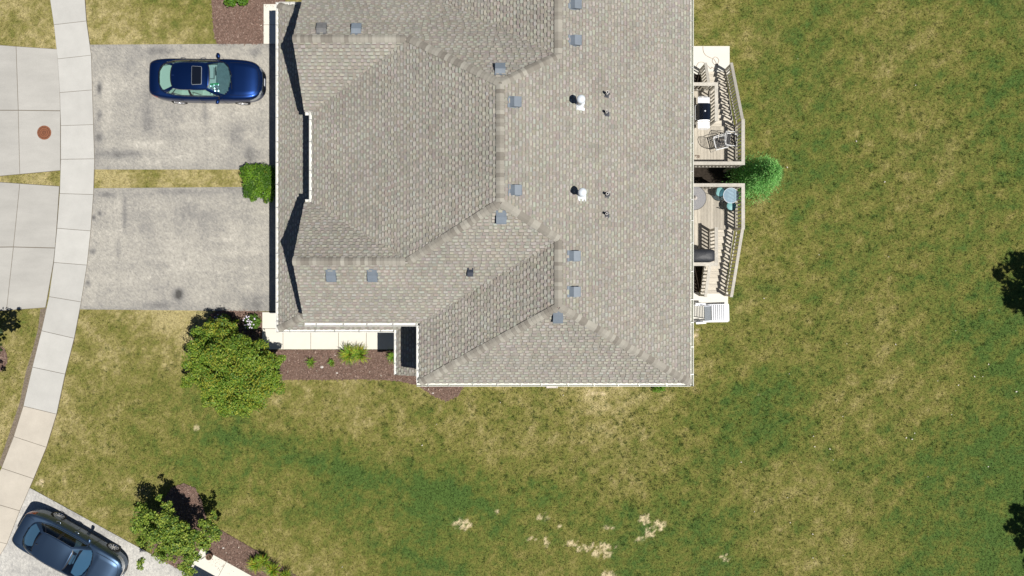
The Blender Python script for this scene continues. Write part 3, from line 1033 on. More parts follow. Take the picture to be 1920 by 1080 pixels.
VM = vent_mesh(.35)
VMs = vent_mesh(.20)
for px_, py_, pl, mt, ms in ((604, 57, 'S1n', 'vent_dark', VM), (669, 58, 'S1n', 'vent', VM), (1077, 9, 'E', 'vent', VM), (1077, 77, 'E', 'vent', VM), (938, 133, 'S1n', 'vent', VM), (964, 192, 'E', 'vent', VM),
                             (965, 357, 'E', 'vent', VM), (940, 406, 'S1', 'vent', VM), (1075, 480, 'E', 'vent', VM), (1075, 547, 'E', 'vent', VM), (1046, 592, 'S2', 'vent', VM), (622, 515, 'S1', 'vent', VM),
                             (699, 515, 'S1', 'vent', VM), (882, 508, 'S1', 'vent_black', VMs)):
    p, n_ = on_plane(px_, py_, RP[pl]); e_, g_ = frame(n_)
    mw = Matrix(((e_.x, g_.x, n_.x, p.x), (e_.y, g_.y, n_.y, p.y), (e_.z, g_.z, n_.z, p.z), (0, 0, 0, 1)))
    fl = VM if ms is VM else VMs
    hood = bpy.data.objects.new('roof_vent', ms[1].copy()); COL.objects.link(hood); hood.parent = house; hood.matrix_local = mw
    hood.data.materials.append(M[mt])
    if mt == 'vent_dark': hood['label'] = 'darker weathered roof vent'
    if mt == 'vent_black': hood['label'] = 'small black roof vent'
    for nm_, me_ in (('flange', ms[0]), ('lip', ms[2])):
        c_ = bpy.data.objects.new(nm_, me_.copy()); COL.objects.link(c_); c_.parent = hood; c_.data.materials.append(M[mt])

for (px_, py_) in ((1086, 195), (1088.5, 365)):
    p, n_ = on_plane(px_, py_, RP['E'])
    m = MB(); m.lathe([(.085, -.05), (.085, .60)], n=20)
    fl = m.build('flue_pipe', M['galv_dull'], house, smooth=False, loc=p)
    fl.data.polygons.foreach_set('use_smooth', [len(q_.vertices) == 4 for q_ in fl.data.polygons])
    m = MB(); m.lathe([(.10, .58), (.125, .62), (.150, .66), (.150, .72), (.12, .775), (.06, .805), (.005, .812)], n=28)
    m.build('rain_cap', M['galv'], fl, smooth=True)
    m = MB(); m.lathe([(.17, .02), (.105, .10), (.086, .13)], n=24, caps=False); m.build('flashing_cone', M['galv'], fl, smooth=True)
    a_ = -n_.x / n_.z
    m = MB(); m.poly([(x, y, a_ * x + .042) for x, y in ((-.10, -.23), (.20, -.23), (.20, .12), (-.10, .12))]); m.build('flashing', M['galv'], fl)
for (px_, py_, rr, hh) in ((1137, 177, .052, .34), (1136, 212, .046, .30), (1137, 365, .050, .32), (1136, 402, .046, .30)):
    p, n_ = on_plane(px_, py_, RP['E']); a_ = -n_.x / n_.z
    m = MB(); m.lathe([(rr * .72, hh - .12), (rr * .72, hh), (rr, hh), (rr, -.05)], n=18, caps=False)
    pp = m.build('plumbing_pipe', M['pvc'], house, loc=p)
    m = MB(); m.lathe([(rr * .70, hh - .11), (.001, hh - .11)], n=18, caps=False); m.build('bore', M['black'], pp)
    m = MB(); m.lathe([(rr + .055, .03), (rr + .02, .07), (rr + .004, .10)], n=18, caps=False); m.build('rubber_boot', M['rubber'], pp)
    m = MB(); m.poly([(x, y, a_ * x + .041) for x, y in ((-.07, -.12), (.13, -.14), (.13, .10), (-.07, .08))]); m.build('flashing', M['rubber'], pp)
# little flashings of tar at the three cap junctions
# ------------------------------------------------------------------ decks on the east side
def deck(sgn, label):
    YC = 4.68
    fy = lambda v: YC + sgn * v
    ZD = 1.6
    d = thing('deck', label, 'deck', (6.4, YC, 0), 0, 'raised wooden decks behind the duplex')
    OX, OY = 6.4, YC

    def L(x, v, z):
        return (x - OX, sgn * v, z)
    # boards along Y
    x = 6.36; bw = .138
    while x < 9.42:
        v1 = 3.68 if x + bw < 8.46 else 2.16
        m = MB(); m.box(x - OX, x - OX + bw - .006, min(sgn * .47, sgn * v1), max(sgn * .47, sgn * v1), ZD - .038, ZD + R.uniform(-.002, .002))
        m.build('deck_board', M['wood'], d)
        x += bw
    # joists / rims
    m = MB()
    for a, b in (((6.36, .5), (9.50, .5)), ((9.48, .5), (9.48, 2.15)), ((8.42, 2.15), (9.48, 2.15)), ((8.42, 2.15), (8.42, 3.66)), ((6.36, 3.66), (8.42, 3.66))):
        m.bar(L(a[0], a[1], ZD - .15), L(b[0], b[1], ZD - .15), .04, .21)
    m.build('rim_joist', M['rail'], d)
    for x_, v_ in ((9.46, .52), (9.46, 2.12), (8.42, 3.64), (6.5, .52), (6.5, 3.64), (8.42, 2.15)):
        m = MB(); m.bar(L(x_, v_, -.02), L(x_, v_, ZD - .04), .10, .10); m.build('support_post', M['rail'], d)
    m = MB(); m.bar(L(6.45, .50, .25), L(7.5, .44, ZD - .3), .05, .09); m.build('brace', M['rail'], d)
    # stairs
    nst = 10; v0, v1 = 2.18, 4.92
    for i in range(nst):
        va = lerp(v0, v1, i / nst); vb = lerp(v0, v1, (i + 1) / nst); z = ZD - (i + 1) * ZD / (nst + 1)
        for h_ in (0, 1):
            p0, p1 = lerp(va, vb, h_ * .5) + .004, lerp(va, vb, .5 + h_ * .5) - .004 + (.012 if h_ else 0)
            m = MB(); m.box(8.46 - OX, 9.44 - OX, min(sgn * p0, sgn * p1), max(sgn * p0, sgn * p1), z - .038, z); m.build('stair_tread', M['wood_x'], d)
        m = MB(); m.box(8.47 - OX, 9.43 - OX, min(sgn * (va), sgn * (va + .018)), max(sgn * va, sgn * (va + .018)), z - .0, z + ZD / (nst + 1) - .039); m.build('stair_riser', M['wood_x'], d)
    for xs_ in (8.44, 9.46):
        m = MB(); m.bar(L(xs_, v0, ZD - .30), L(xs_, v1, -.10 + .06), .04, .28); m.build('stringer', M['rail'], d)
    bal = MB(); bal.box(-.023, .023, -.023, .023, 0, .80); bal_me = bal.mesh('baluster'); bal_me.materials.append(M['rail'])

    def railing(a, b, za, zb, posts=(True, True), step=.148, w_=.14, top=1.0, ext=(.07, .07)):
        """top rail, bottom rail, posts and square balusters between two plan points; za, zb = floor heights"""
        A = Vector(L(*a, za)); B = Vector(L(*b, zb)); dv_ = B - A; ln_ = Vector((dv_.x, dv_.y, 0)).length
        up = Vector((0, 0, 1)); du = dv_.normalized(); hd = Vector((dv_.x, dv_.y, 0)).normalized()
        m = MB(); m.bar(A + up * top - hd * ext[0], B + up * top + hd * ext[1], w_, .036)
        rl = m.build('railing', M['rail'], d)
        m = MB(); m.bar(A + up * (top - .075), B + up * (top - .075), .038, .085); m.build('upper_rail', M['rail'], rl)
        m = MB(); m.bar(A + up * .12, B + up * .12, .038, .085); m.build('lower_rail', M['rail'], rl)
        for ok, p in zip(posts, (A, B)):
            if ok:
                m = MB(); m.bar(p + up * -.1, p + up * (top - .02), .088, .088); m.build('post', M['rail'], rl)
        n_ = int(ln_ / step)
        side = hd.cross(up) * .036
        for i in range(1, n_):
            p = A.lerp(B, i / n_) + up * .12 + side * (1 if sgn > 0 else 1) * 0
            o_ = bpy.data.objects.new('baluster', bal_me); COL.objects.link(o_); o_.parent = rl; o_.location = p
        return rl
    railing((6.5, .45), (9.50, .45), ZD, ZD)
    railing((9.50, .523), (9.50, 2.20), ZD, ZD, (False, True), ext=(0, .07))
    railing((8.40, 2.25), (8.40, 3.627), ZD, ZD, (True, False), ext=(.07, 0))
    railing((6.5, 3.70), (8.40, 3.70), ZD, ZD, (False, True))
    railing((9.50, 2.30), (9.50, 5.0), ZD - .04, -.02, (False, True), .145, .125, .98)
    zs = (ZD) * (v1 - 3.78) / (v1 - v0)
    railing((8.38, 3.80), (8.38, 5.0), zs, -.02, (False, True), .145, .125, .98)
    return d


deck(1, 'upper wooden deck with gas grill and white frame chairs beside white patio pad')
deck(-1, 'lower wooden deck with round glass tables and covered grill')

# ------------------------------------------------------------------ gas grill (upper deck)
gx, gy, _ = P(1321, 210, 2.6)
gr = thing('gas_grill', 'stainless gas grill with black lid and two side shelves on upper deck', 'grill', (gx, gy, 1.6))
m = MB(); m.box(-.25, .25, -.33, .33, .10, .62); m.build('cabinet', M['stainless'], gr)
m = MB(); m.box(-.29, .29, -.345, .345, .62, .80); m.build('firebox', M['enamel'], gr)
m = MB()      # lid: rounded hood
prof = [(-.30, .80), (-.29, .95), (-.22, 1.05), (-.08, 1.10), (.10, 1.10), (.22, 1.03), (.29, .90), (.30, .80)]
for (x0, z0), (x1, z1) in zip(prof, prof[1:]):
    m.poly([(x0, -.345, z0), (x0, .345, z0), (x1, .345, z1), (x1, -.345, z1)])
for s_ in (-1, 1):
    m.poly([(x, s_ * .345, z) for x, z in (prof if s_ < 0 else prof[::-1])])
lid = m.build('lid', M['enamel'], gr)
m = MB(); m.tube([(-.33, -.30, .92), (-.365, -.27, .93), (-.365, .27, .93), (-.33, .30, .92)], .014, 8); m.build('handle', M['stainless'], lid)
m = MB(); m.lathe([(.030, 0), (.030, .012)], (.0, .02, 1.101), 14); m.build('thermometer', M['stainless'], lid)
for s_ in (-1, 1):
    m = MB(); m.box(-.24, .25, min(s_ * .36, s_ * .64), max(s_ * .36, s_ * .64), .81, .85); sh = m.build('side_shelf', M['stainless'], gr)
    m = MB(); m.tube([(-.20, s_ * .64, .83), (-.20, s_ * .685, .83), (.18, s_ * .685, .83), (.18, s_ * .64, .83)], .010, 6); m.build('towel_bar', M['stainless'], sh)
for k in range(4):
    m = MB(); m.box(-.335, -.295, -.27 + k * .165, -.22 + k * .165, .69, .74); m.build('knob', M['stainless'], gr)
for sx in (-1, 1):
    for sy in (-1, 1):
        m = MB(); m.lathe([(.05, -.02), (.05, .02)], (sx * .2, sy * .28, .05), 12, 'y'); m.build('caster', M['tyre'], gr)

# covered grill (lower deck)
cx_, cy_, _ = P(1316, 479, 2.6)
m = MB()
nu, nv = 26, 14
for j in range(nv + 1):
    t = j / nv
    for i in range(nu):
        a = 2 * math.pi * i / nu
        ca, sa = math.cos(a), math.sin(a)
        q_ = 4.5
        rr = (abs(ca) ** q_ + abs(sa) ** q_) ** (-1 / q_)
        k = 1.0 if t < .65 else (1 - ((t - .65) / .35) ** 2.2 * .999)
        z = .06 + min(t / .65, 1) * .86 + (math.sin((t - .65) / .35 * math.pi / 2) * .20 if t > .65 else 0)
        fold = 1 + .03 * math.sin(a * 9 + j) * (1 - t) 
        m.vert((ca * rr * .56 * k * fold, sa * rr * .275 * k * fold, z))
for j in range(nv):
    for i in range(nu):
        m.f.append([j * nu + i, j * nu + (i + 1) % nu, (j + 1) * nu + (i + 1) % nu, (j + 1) * nu + i])
tag(m.build('covered_grill', M['cover'], None, True, (cx_ + .02, cy_, 1.6)), 'grill under a dark grey cloth cover at railing of lower deck', 'grill')


# ------------------------------------------------------------------ chairs on the upper deck
def deck_chair(x, y, rz, label):
    t = thing('patio_chair', label, 'chair', (x, y, 1.6), rz, 'white frame chairs on the upper deck')
    # faces +x; back at -x
    for s_ in (-1, 1):
        m = MB(); m.tube([(.30, s_ * .27, 0), (.27, s_ * .27, .40), (.24, s_ * .28, .62), (-.05, s_ * .29, .64), (-.26, s_ * .27, .62)], .013, 8); m.build('arm', M['chair_white'], t)
        m = MB(); m.tube([(-.34, s_ * .26, 0), (-.22, s_ * .26, .40), (.26, s_ * .26, .42)], .013, 8); m.build('leg', M['chair_white'], t)
    m = MB()
    hoop = [(-.20, -.24, .40), (-.30, -.25, .70), (-.37, -.20, .90), (-.40, -.08, .98), (-.40, .08, .98), (-.37, .20, .90), (-.30, .25, .70), (-.20, .24, .40)]
    m.tube(hoop, .013, 8); bk = m.build('back_frame', M['chair_white'], t)
    for k in range(6):
        z = .48 + k * .075; xx = -.23 - (z - .40) * .30
        m = MB(); m.bar((xx, -.235, z), (xx, .235, z), .006, .042); m.build('strap', M['strap'], bk)
    m = MB(); m.tube([(-.20, -.24, .41), (.25, -.24, .42), (.25, .24, .42), (-.20, .24, .41)], .013, 8, closed=True); st = m.build('seat_frame', M['chair_white'], t)
    for k in range(7):
        m = MB(); m.bar((-.17 + k * .065, -.23, .415), (-.17 + k * .065, .23, .415), .042, .006); m.build('strap', M['strap'], st)


X0, Y0, _ = P(1352, 266, 2.2); deck_chair(X0, Y0, math.radians(14), 'white frame strap chair nearer the house wall, overlapping its twin')
X0, Y0, _ = P(1373, 260, 2.2); deck_chair(X0, Y0, math.radians(-8), 'white frame strap chair against the outer railing of upper deck')
# small brown wire ornament on the deck boards
X0, Y0, _ = P(1308, 294.5, 1.62)
m = MB()
m.tube([(-.07, .03, .02), (-.10, .07, .03), (-.03, .08, .03), (.0, .02, .02), (.05, .07, .03), (.09, .05, .02), (.05, .0, .02), (.09, -.04, .02), (.03, -.03, .02), (-.03, -.02, .02)], .012, 6)
tag(m.build('ornament', M['terracotta'], None, False, (X0, Y0, 1.605)), 'small curled brown ornament lying on the upper deck boards', 'ornament')


# ------------------------------------------------------------------ lower deck: tables, stools
def round_table(x, y, r, h, top_m, label, hub):
    t = thing('patio_table', label, 'table', (x, y, 1.6))
    m = MB(); m.lathe([(r, -.006), (r, .006)], (0, 0, h), 40); m.build('glass_top', top_m, t)
    m = MB(); m.tube([(r * math.cos(a), r * math.sin(a), h) for a in np.linspace(0, 2 * math.pi, 37)[:-1]], .011, 6, closed=True)
    m.build('rim', M['plastic_white'] if not hub else M['wire_dark'], t)
    for k in range(4):
        a = math.pi / 4 + k * math.pi / 2
        m = MB(); m.tube([(.06 * math.cos(a), .06 * math.sin(a), h - .02), (.16 * math.cos(a), .16 * math.sin(a), h * .5), (r * .8 * math.cos(a), r * .8 * math.sin(a), 0)], .012, 6); m.build('leg', M['wire_dark'] if hub else M['plastic_white'], t)
    if hub:
        m = MB(); m.lathe([(.10, .01), (.095, .05), (.06, .10), (.03, .13), (.03, .22), (.001, .23)], (.03, 0, h), 18); m.build('umbrella_socket', M['stone'], t, True)
    else:
        m = MB(); m.tube([(.13 * math.cos(a), .13 * math.sin(a), h * .5) for a in np.linspace(0, 2 * math.pi, 25)[:-1]], .008, 6, closed=True); m.build('leg_ring', M['plastic_white'], t)


X0, Y0, _ = P(1370.5, 366.5, 2.32); round_table(X0, Y0, .315, .72, M['table_glass'], 'small pale blue glass table at corner of lower deck railing', False)
X0, Y0, _ = P(1301.5, 371, 2.32); round_table(X0, Y0, .50, .72, M['smoke_glass'], 'round smoked glass table half under the eave on lower deck', True)


def wire_chair(x, y, rz, label):
    t = thing('wire_chair', label, 'chair', (x, y, 1.6), rz, 'teal seat wire chairs on the lower deck')
    m = MB(); m.lathe([(.19, .0), (.195, .02), (.17, .032), (.001, .036)], (0, 0, .45), 28); m.build('seat', M['teal'], t, True)
    m = MB(); m.tube([(.205 * math.cos(a), .205 * math.sin(a), .45) for a in np.linspace(0, 2 * math.pi, 29)[:-1]], .009, 6, closed=True); m.build('seat_ring', M['wire_dark'], t)
    for k in range(4):
        a = math.pi / 4 + k * math.pi / 2
        m = MB(); m.tube([(.19 * math.cos(a), .19 * math.sin(a), .45), (.21 * math.cos(a), .21 * math.sin(a), .2), (.25 * math.cos(a), .25 * math.sin(a), 0)], .010, 6); m.build('leg', M['wire_dark'], t)
    m = MB(); m.tube([(-.14, -.16, .45), (-.23, -.17, .70), (-.25, -.10, .84), (-.26, 0, .88), (-.25, .10, .84), (-.23, .17, .70), (-.14, .16, .45)], .011, 8); bk = m.build('back_hoop', M['wire_dark'], t)
    m = MB(); m.tube([(-.24 - .0 * k, .07 * math.cos(a), .68 + .07 * math.sin(a)) for k, a in enumerate(np.linspace(0, 2 * math.pi, 17)[:-1])], .008, 6, closed=True); m.build('curl', M['wire_dark'], bk)


X0, Y0, _ = P(1350, 360, 2.05); wire_chair(X0, Y0, math.radians(-8), 'teal round seat wire chair left of the small glass table')
X0, Y0, _ = P(1371, 386, 2.05); wire_chair(X0, Y0, math.radians(80), 'teal round seat wire chair half under the small glass table')

# ------------------------------------------------------------------ chaise on the lower patio pad
X0, Y0, _ = P(1333, 587, .3)
ch = thing('chaise_lounge', 'white slatted plastic chaise lounge on the lower patio pad', 'lounge chair', (X0, Y0, .055), math.radians(1.5))
for s_ in (-1, 1):
    m = MB(); m.bar((-.70, s_ * .36, .22), (.78, s_ * .36, .28), .05, .07); m.build('side_rail', M['plastic_white'], ch)
    m = MB(); m.bar((-.72, s_ * .42, .46), (-.28, s_ * .40, .46), .09, .03); ar = m.build('armrest', M['plastic_white'], ch)
    m = MB(); m.bar((-.66, s_ * .41, .0), (-.66, s_ * .41, .46), .05, .05); m.build('arm_post', M['plastic_white'], ar)
    for xx in (-.5, .65):
        m = MB(); m.bar((xx, s_ * .35, 0), (xx, s_ * .35, .25), .06, .05); m.build('leg', M['plastic_white'], ch)
for k in range(9):
    m = MB(); x_ = .02 + k * .088; m.box(x_, x_ + .060, -.34, .34, .30 + .03 * math.sin(k / 8 * 3.1), .32 + .03 * math.sin(k / 8 * 3.1)); m.build('slat', M['plastic_white'], ch)
for k in range(8):
    m = MB(); x_ = -.04 - k * .048; z_ = .30 + k * .055
    m.bar((x_, -.31, z_), (x_, .31, z_), .038, .012, (-.5, 0, .8)); m.build('back_slat', M['plastic_grey'], ch)
for s_ in (-1, 1):
    m = MB(); m.bar((-.02, s_ * .325, .30), (-.42, s_ * .325, .72), .03, .04); m.build('back_rail', M['plastic_white'], ch)

# garden hose on the upper pad
pts = []
for zx, zy in ((295, 55), (298, 110), (320, 165), (365, 200), (430, 225), (480, 205), (522, 245), (515, 290), (470, 320), (430, 270), (445, 230), (490, 300), (510, 350), (470, 380), (420, 350), (408, 380), (360, 330), (300, 285), (240, 285), (205, 330), (185, 395)):
    x_, y_, _ = P(1280 + zx / 7.715, 80 + zy / 7.715, .07); pts.append(Vector((x_, y_, .068)))
fine = []
for i in range(len(pts) - 1):
    p0, p1, p2, p3 = pts[max(i - 1, 0)], pts[i], pts[i + 1], pts[min(i + 2, len(pts) - 1)]
    for t in np.linspace(0, 1, 6)[:-1]:
        fine.append(.5 * ((2 * p1) + (p2 - p0) * t + (2 * p0 - 5 * p1 + 4 * p2 - p3) * t * t + (3 * p1 - p0 - 3 * p2 + p3) * t ** 3))
m = MB(); m.tube(fine, .010, 6)
tag(m.build('garden_hose', M['hose']), 'thin looped garden hose lying on the white patio pad above the stairs', 'hose')

# ------------------------------------------------------------------ leaves, trees, shrubs
PAL_MAPLE = np.array([(.195, .30, .030), (.150, .27, .030), (.250, .33, .036), (.13, .24, .028), (.32, .35, .04), (.10, .20, .026)])
PAL_TREE2 = np.array([(.21, .31, .04), (.16, .26, .034), (.27, .36, .05), (.11, .20, .03), (.33, .40, .06)])
PAL_HEDGE = np.array([(.105, .245, .014), (.085, .205, .014), (.135, .285, .018), (.16, .29, .022), (.065, .15, .014)])
PAL_CEDAR = np.array([(.20, .50, .12), (.15, .41, .095), (.26, .58, .15), (.34, .62, .19), (.30, .32, .12)])
PAL_PLANT = np.array([(.10, .20, .025), (.13, .24, .03), (.075, .15, .02)])
PAL_DARK = np.array([(.05, .09, .02), (.07, .11, .025), (.04, .08, .02)])


def leaf_cloud(name, lobes, per_area, size, pal_, parent, up_bias=.5, shell=.55, tip=None, gapn=0.0):
    """lobes: (x, y, z, rx, ry, rz, weight). Small folded leaves spread through each lobe's volume, uneven outline"""
    VV = []; CC = []
    for lx, ly, lz, rx, ry, rz_, wgt in lobes:
        n_ = int(per_area * (rx * ry + rx * rz_ + ry * rz_) * wgt * 3.1)
        u = NR.normal(0, 1, (n_, 3)); u /= np.linalg.norm(u, axis=1)[:, None]
        # lumpy radius
        lump = .80 + .42 * fbm(u[:, 0] * 1.7 + lx, u[:, 1] * 1.7 + u[:, 2] + ly, 1.6, 3, 5)
        rad = (shell + (1 - shell) * NR.random(n_) ** .6) * lump
        out = NR.random(n_) < .05
        rad[out] *= NR.uniform(1.05, 1.25, out.sum())
        p = np.stack([lx + u[:, 0] * rx * rad, ly + u[:, 1] * ry * rad, lz + u[:, 2] * rz_ * rad], 1)
        if gapn:
            k_ = fbm(p[:, 0] + p[:, 2], p[:, 1] - p[:, 2], 2.6, 2, 8) > gapn
            p = p[k_]; u = u[k_]; n_ = len(p)
        nrm = u * (1 - up_bias) + np.array((0, 0, 1)) * up_bias + NR.normal(0, .45, (n_, 3))
        nrm /= np.linalg.norm(nrm, axis=1)[:, None]
        t = np.cross(nrm, NR.normal(0, 1, (n_, 3))); t /= np.linalg.norm(t, axis=1)[:, None]
        b = np.cross(nrm, t)
        s_ = size * NR.uniform(.6, 1.3, (n_, 1))
        fold = nrm * s_ * .18
        quad = np.stack([p - t * s_, p - b * s_ * .55 + fold, p + t * s_, p + b * s_ * .55 + fold], 1)
        VV.append(quad.reshape(-1, 3))
        # clumps share a hue
        ci = (fbm(p[:, 0] * 1.0 + 5, p[:, 1] + p[:, 2], 2.2, 2, 19) * len(pal_) * .9 + NR.uniform(0, 1.6, n_)).astype(int) % len(pal_)
        CC.append(np.repeat(pal_[ci] * NR.uniform(.75, 1.25, (n_, 1)), 4, 0))
    VV = np.concatenate(VV); CC = np.concatenate(CC)
    return npmesh(name, VV, np.arange(len(VV)).reshape(-1, 4), M['leaf'], parent, tint=CC)


def px_lobes(lst, flat=.8):
    out = []
    for x, y, z, r_px, wgt in lst:
        X_, Y_, _ = P(x, y, z); r_ = r_px * (H - z) / F
        out.append((X_, Y_, z, r_, r_, r_ * flat, wgt))
    return out


def clumpy(lobes, n=7, k=.46):
    out = []
    for x, y, z, a, b, c_, w_ in lobes:
        out.append((x, y, z - c_ * .15, a * .62, b * .62, c_ * .6, w_ * .55))
        for i in range(n):
            u = Vector((R.gauss(0, 1), R.gauss(0, 1), R.gauss(.25, .8))).normalized()
            q_ = R.uniform(.55, .85)
            r_ = a * k * R.uniform(.65, 1.15)
            out.append((x + u.x * a * q_, y + u.y * b * q_, z + u.z * c_ * q_, r_, r_, r_ * .8, w_))
    return out


def tree(label, gx_, gy_, lobes, per_area, size, pal_, group=None, trunk_r=.07, top=2.4, gapn=0.0, shell=.45, flat=.8, clump=0):
    t = thing('tree', label, 'tree', (gx_, gy_, 0), 0, group)
    rel = [(a - gx_, b - gy_, c_, d_, e_, f_, w_) for a, b, c_, d_, e_, f_, w_ in lobes]
    limbs_rel = rel
    if clump:
        rel = clumpy(rel, clump)
    m = MB(); m.tube([(0, 0, -.05), (.02, .01, top * .3), (.03, .03, top * .6), (0.02, .05, top)], trunk_r, 9, trunk_r * .5); m.build('trunk', M['trunk'], t, True)
    for l in (limbs_rel or rel)[:9]:
        m = MB(); e_ = Vector(l[:3]); s_ = Vector((.02, .02, top * R.uniform(.35, .75)))
        mid = s_.lerp(e_, .5) + Vector((R.uniform(-.1, .1), R.uniform(-.1, .1), -.12))
        m.tube([s_, mid, e_], trunk_r * .42, 6, .010); m.build('limb', M['trunk'], t)
    leaf_cloud('crown', rel, per_area, size, pal_, t, .55, shell, None, gapn)
    return t


T1 = px_lobes([(438, 690, 2.7, 58, 1.0), (412, 634, 1.8, 34, 1.0), (468, 660, 1.8, 34, 1.0), (392, 660, 2.1, 40, 1.0), (430, 655, 2.2, 36, 1.0), (503, 690, 2.3, 32, 1.0), (500, 722, 2.2, 30, 1.0), (445, 735, 2.2, 42, 1.0), (388, 715, 2.3, 42, 1.0),
               (366, 690, 2.2, 26, .9), (440, 757, 1.5, 22, .7), (376, 640, 1.6, 24, .9), (480, 745, 1.7, 24, .8), (400, 745, 1.6, 24, .7), (395, 608, 1.4, 13, .7), (520, 674, 1.6, 16, .8), (420, 765, 1.0, 18, .5), (465, 762, 1.0, 18, .5), (350, 715, 1.6, 14, .6), (412, 668, 2.6, 36, .9), (470, 700, 2.6, 36, .9)])
x_, y_, _ = P(452, 672, 0)
tree('dense rounded green tree at corner of mulch bed by the walkway', x_, y_, T1, 720, .044, PAL_MAPLE, shell=.35, gapn=.36, clump=8)
T2 = px_lobes([(300, 1000, 2.2, 32, .8), (330, 1022, 2.1, 36, .85), (318, 985, 2.2, 26, .8), (345, 1010, 2.0, 26, .8), (276, 972, 1.85, 27, .8), (311, 957, 1.98, 18, .75), (322, 1004, 1.98, 34, .8), (387, 988, 1.78, 24, .75), (345, 1036, 1.78, 32, .85), (352, 1062, 1.58, 20, .8), (274, 1006, 1.65, 24, .7), (262, 1056, 1.32, 13, .45),
               (300, 1030, 1.58, 20, .55), (372, 1020, 1.58, 20, .7), (258, 990, 1.65, 14, .6), (298, 932, 1.72, 7, .5), (402, 1004, 1.52, 12, .5), (400, 965, 1.65, 9, .5), (340, 985, 2.11, 14, .6)])
x_, y_, _ = P(352, 985, 0)
tree('open bright green young tree above the driveway with dark sedan', x_, y_, [(a_, b_, c_, d_, e_, f_, w_) for a_, b_, c_, d_, e_, f_, w_ in T2], 560, .051, PAL_TREE2, trunk_r=.06, gapn=.31, shell=.25, clump=6, top=1.7)

# trees standing just outside the frame: only their shadows reach in
def far_tree(label, gx_, gy_, zc, lob, size, dens, pal_=PAL_DARK):
    lobes = [(gx_ + a, gy_ + b, zc + c_, r_, r_, r_ * .7, 1.0) for a, b, c_, r_ in lob]
    return tree(label, gx_, gy_, lobes, dens, size, pal_, trunk_r=.14, top=zc - .5, shell=.3, gapn=.47)


def shadow_src(px_, py_, z):
    X_, Y_, _ = P(px_, py_); return X_ + .42 * z, Y_ - .25 * z


sx0, sy0 = shadow_src(1955, 535, 7.0)
lob = []
for (a, b, r_) in ((1882, 515, .42), (1870, 512, .24), (1900, 490, .55), (1915, 530, .7), (1897, 545, .42), (1892, 562, .36), (1918, 565, .6), (1960, 540, 1.3), (2000, 500, 1.4), (2010, 580, 1.4), (1945, 490, .8), (1950, 585, .7)):
    X_, Y_ = shadow_src(a, b, 7.0); lob.append((X_ - sx0, Y_ - sy0, R.uniform(-.3, .3), r_))
far_tree('tall tree beyond the right edge casting shadow on the lawn at middle right', sx0, sy0, 7.0, lob, .10, 240)
sx0, sy0 = shadow_src(1975, 1000, 7.0)
lob = []
for (a, b, r_) in ((1900, 990, .32), (1912, 960, .36), (1915, 1010, .42), (1925, 985, .55), (1905, 978, .3), (1970, 990, 1.2), (2010, 1020, 1.3), (1960, 940, .9), (1955, 1050, .9), (1916, 1022, .25)):
    X_, Y_ = shadow_src(a, b, 7.0); lob.append((X_ - sx0, Y_ - sy0, R.uniform(-.3, .3), r_))
far_tree('tall tree beyond the right edge casting shadow near the lower right corner', sx0, sy0, 7.0, lob, .10, 240)
sx0, sy0 = shadow_src(-75, 640, 3.4)
lob = []
for (a, b, r_) in ((8, 598, .52), (22, 606, .34), (-12, 612, .55), (28, 590, .16), (33, 578, .10), (-25, 640, .5), (-60, 610, .8), (-90, 650, .9), (-70, 690, .7), (-10, 670, .12), (3, 690, .14), (-5, 700, .14), (2, 677, .10), (10, 635, .07), (0, 638, .08), (24, 586, .12)):
    X_, Y_ = shadow_src(a, b, 3.4); lob.append((X_ - sx0, Y_ - sy0, R.uniform(-.2, .2), r_))
far_tree('street tree beyond the left edge casting shadow on the dry verge', sx0, sy0, 3.4, lob, .08, 330)

# clipped bright shrub at the garage corner
x_, y_, _ = P(486, 340, .9)
sh = thing('shrub', 'bright green clipped square shrub between the two driveways at the garage', 'shrub', (x_, y_, 0))
lob = []
for a in (-.48, -.16, .16, .48):
    for b in (-.40, -.12, .16, .44):
        lob.append((a + R.uniform(-.05, .05), b + R.uniform(-.05, .05), .72 + R.uniform(-.04, .04), .32, .32, .34, .8))
for k in range(26):
    a = R.uniform(0, 6.283); q_ = (abs(math.cos(a)) ** 5 + abs(math.sin(a)) ** 5) ** -.2
    lob.append((math.cos(a) * q_ * R.uniform(.74, .88), math.sin(a) * q_ * R.uniform(.68, .82), R.uniform(.35, .85), .10, .10, .10, .9))
leaf_cloud('foliage', lob, 900, .034, np.concatenate([PAL_HEDGE, PAL_HEDGE[:2] * .7, [(.20, .26, .03)]]), sh, .5, .5)
m = MB()
for k in range(6):
    a = k * 1.05; m.tube([(0, 0, -.02), (.15 * math.cos(a), .15 * math.sin(a), .3), (.4 * math.cos(a), .35 * math.sin(a), .7)], .018, 5, .006)
m.build('stem', M['trunk'], sh)

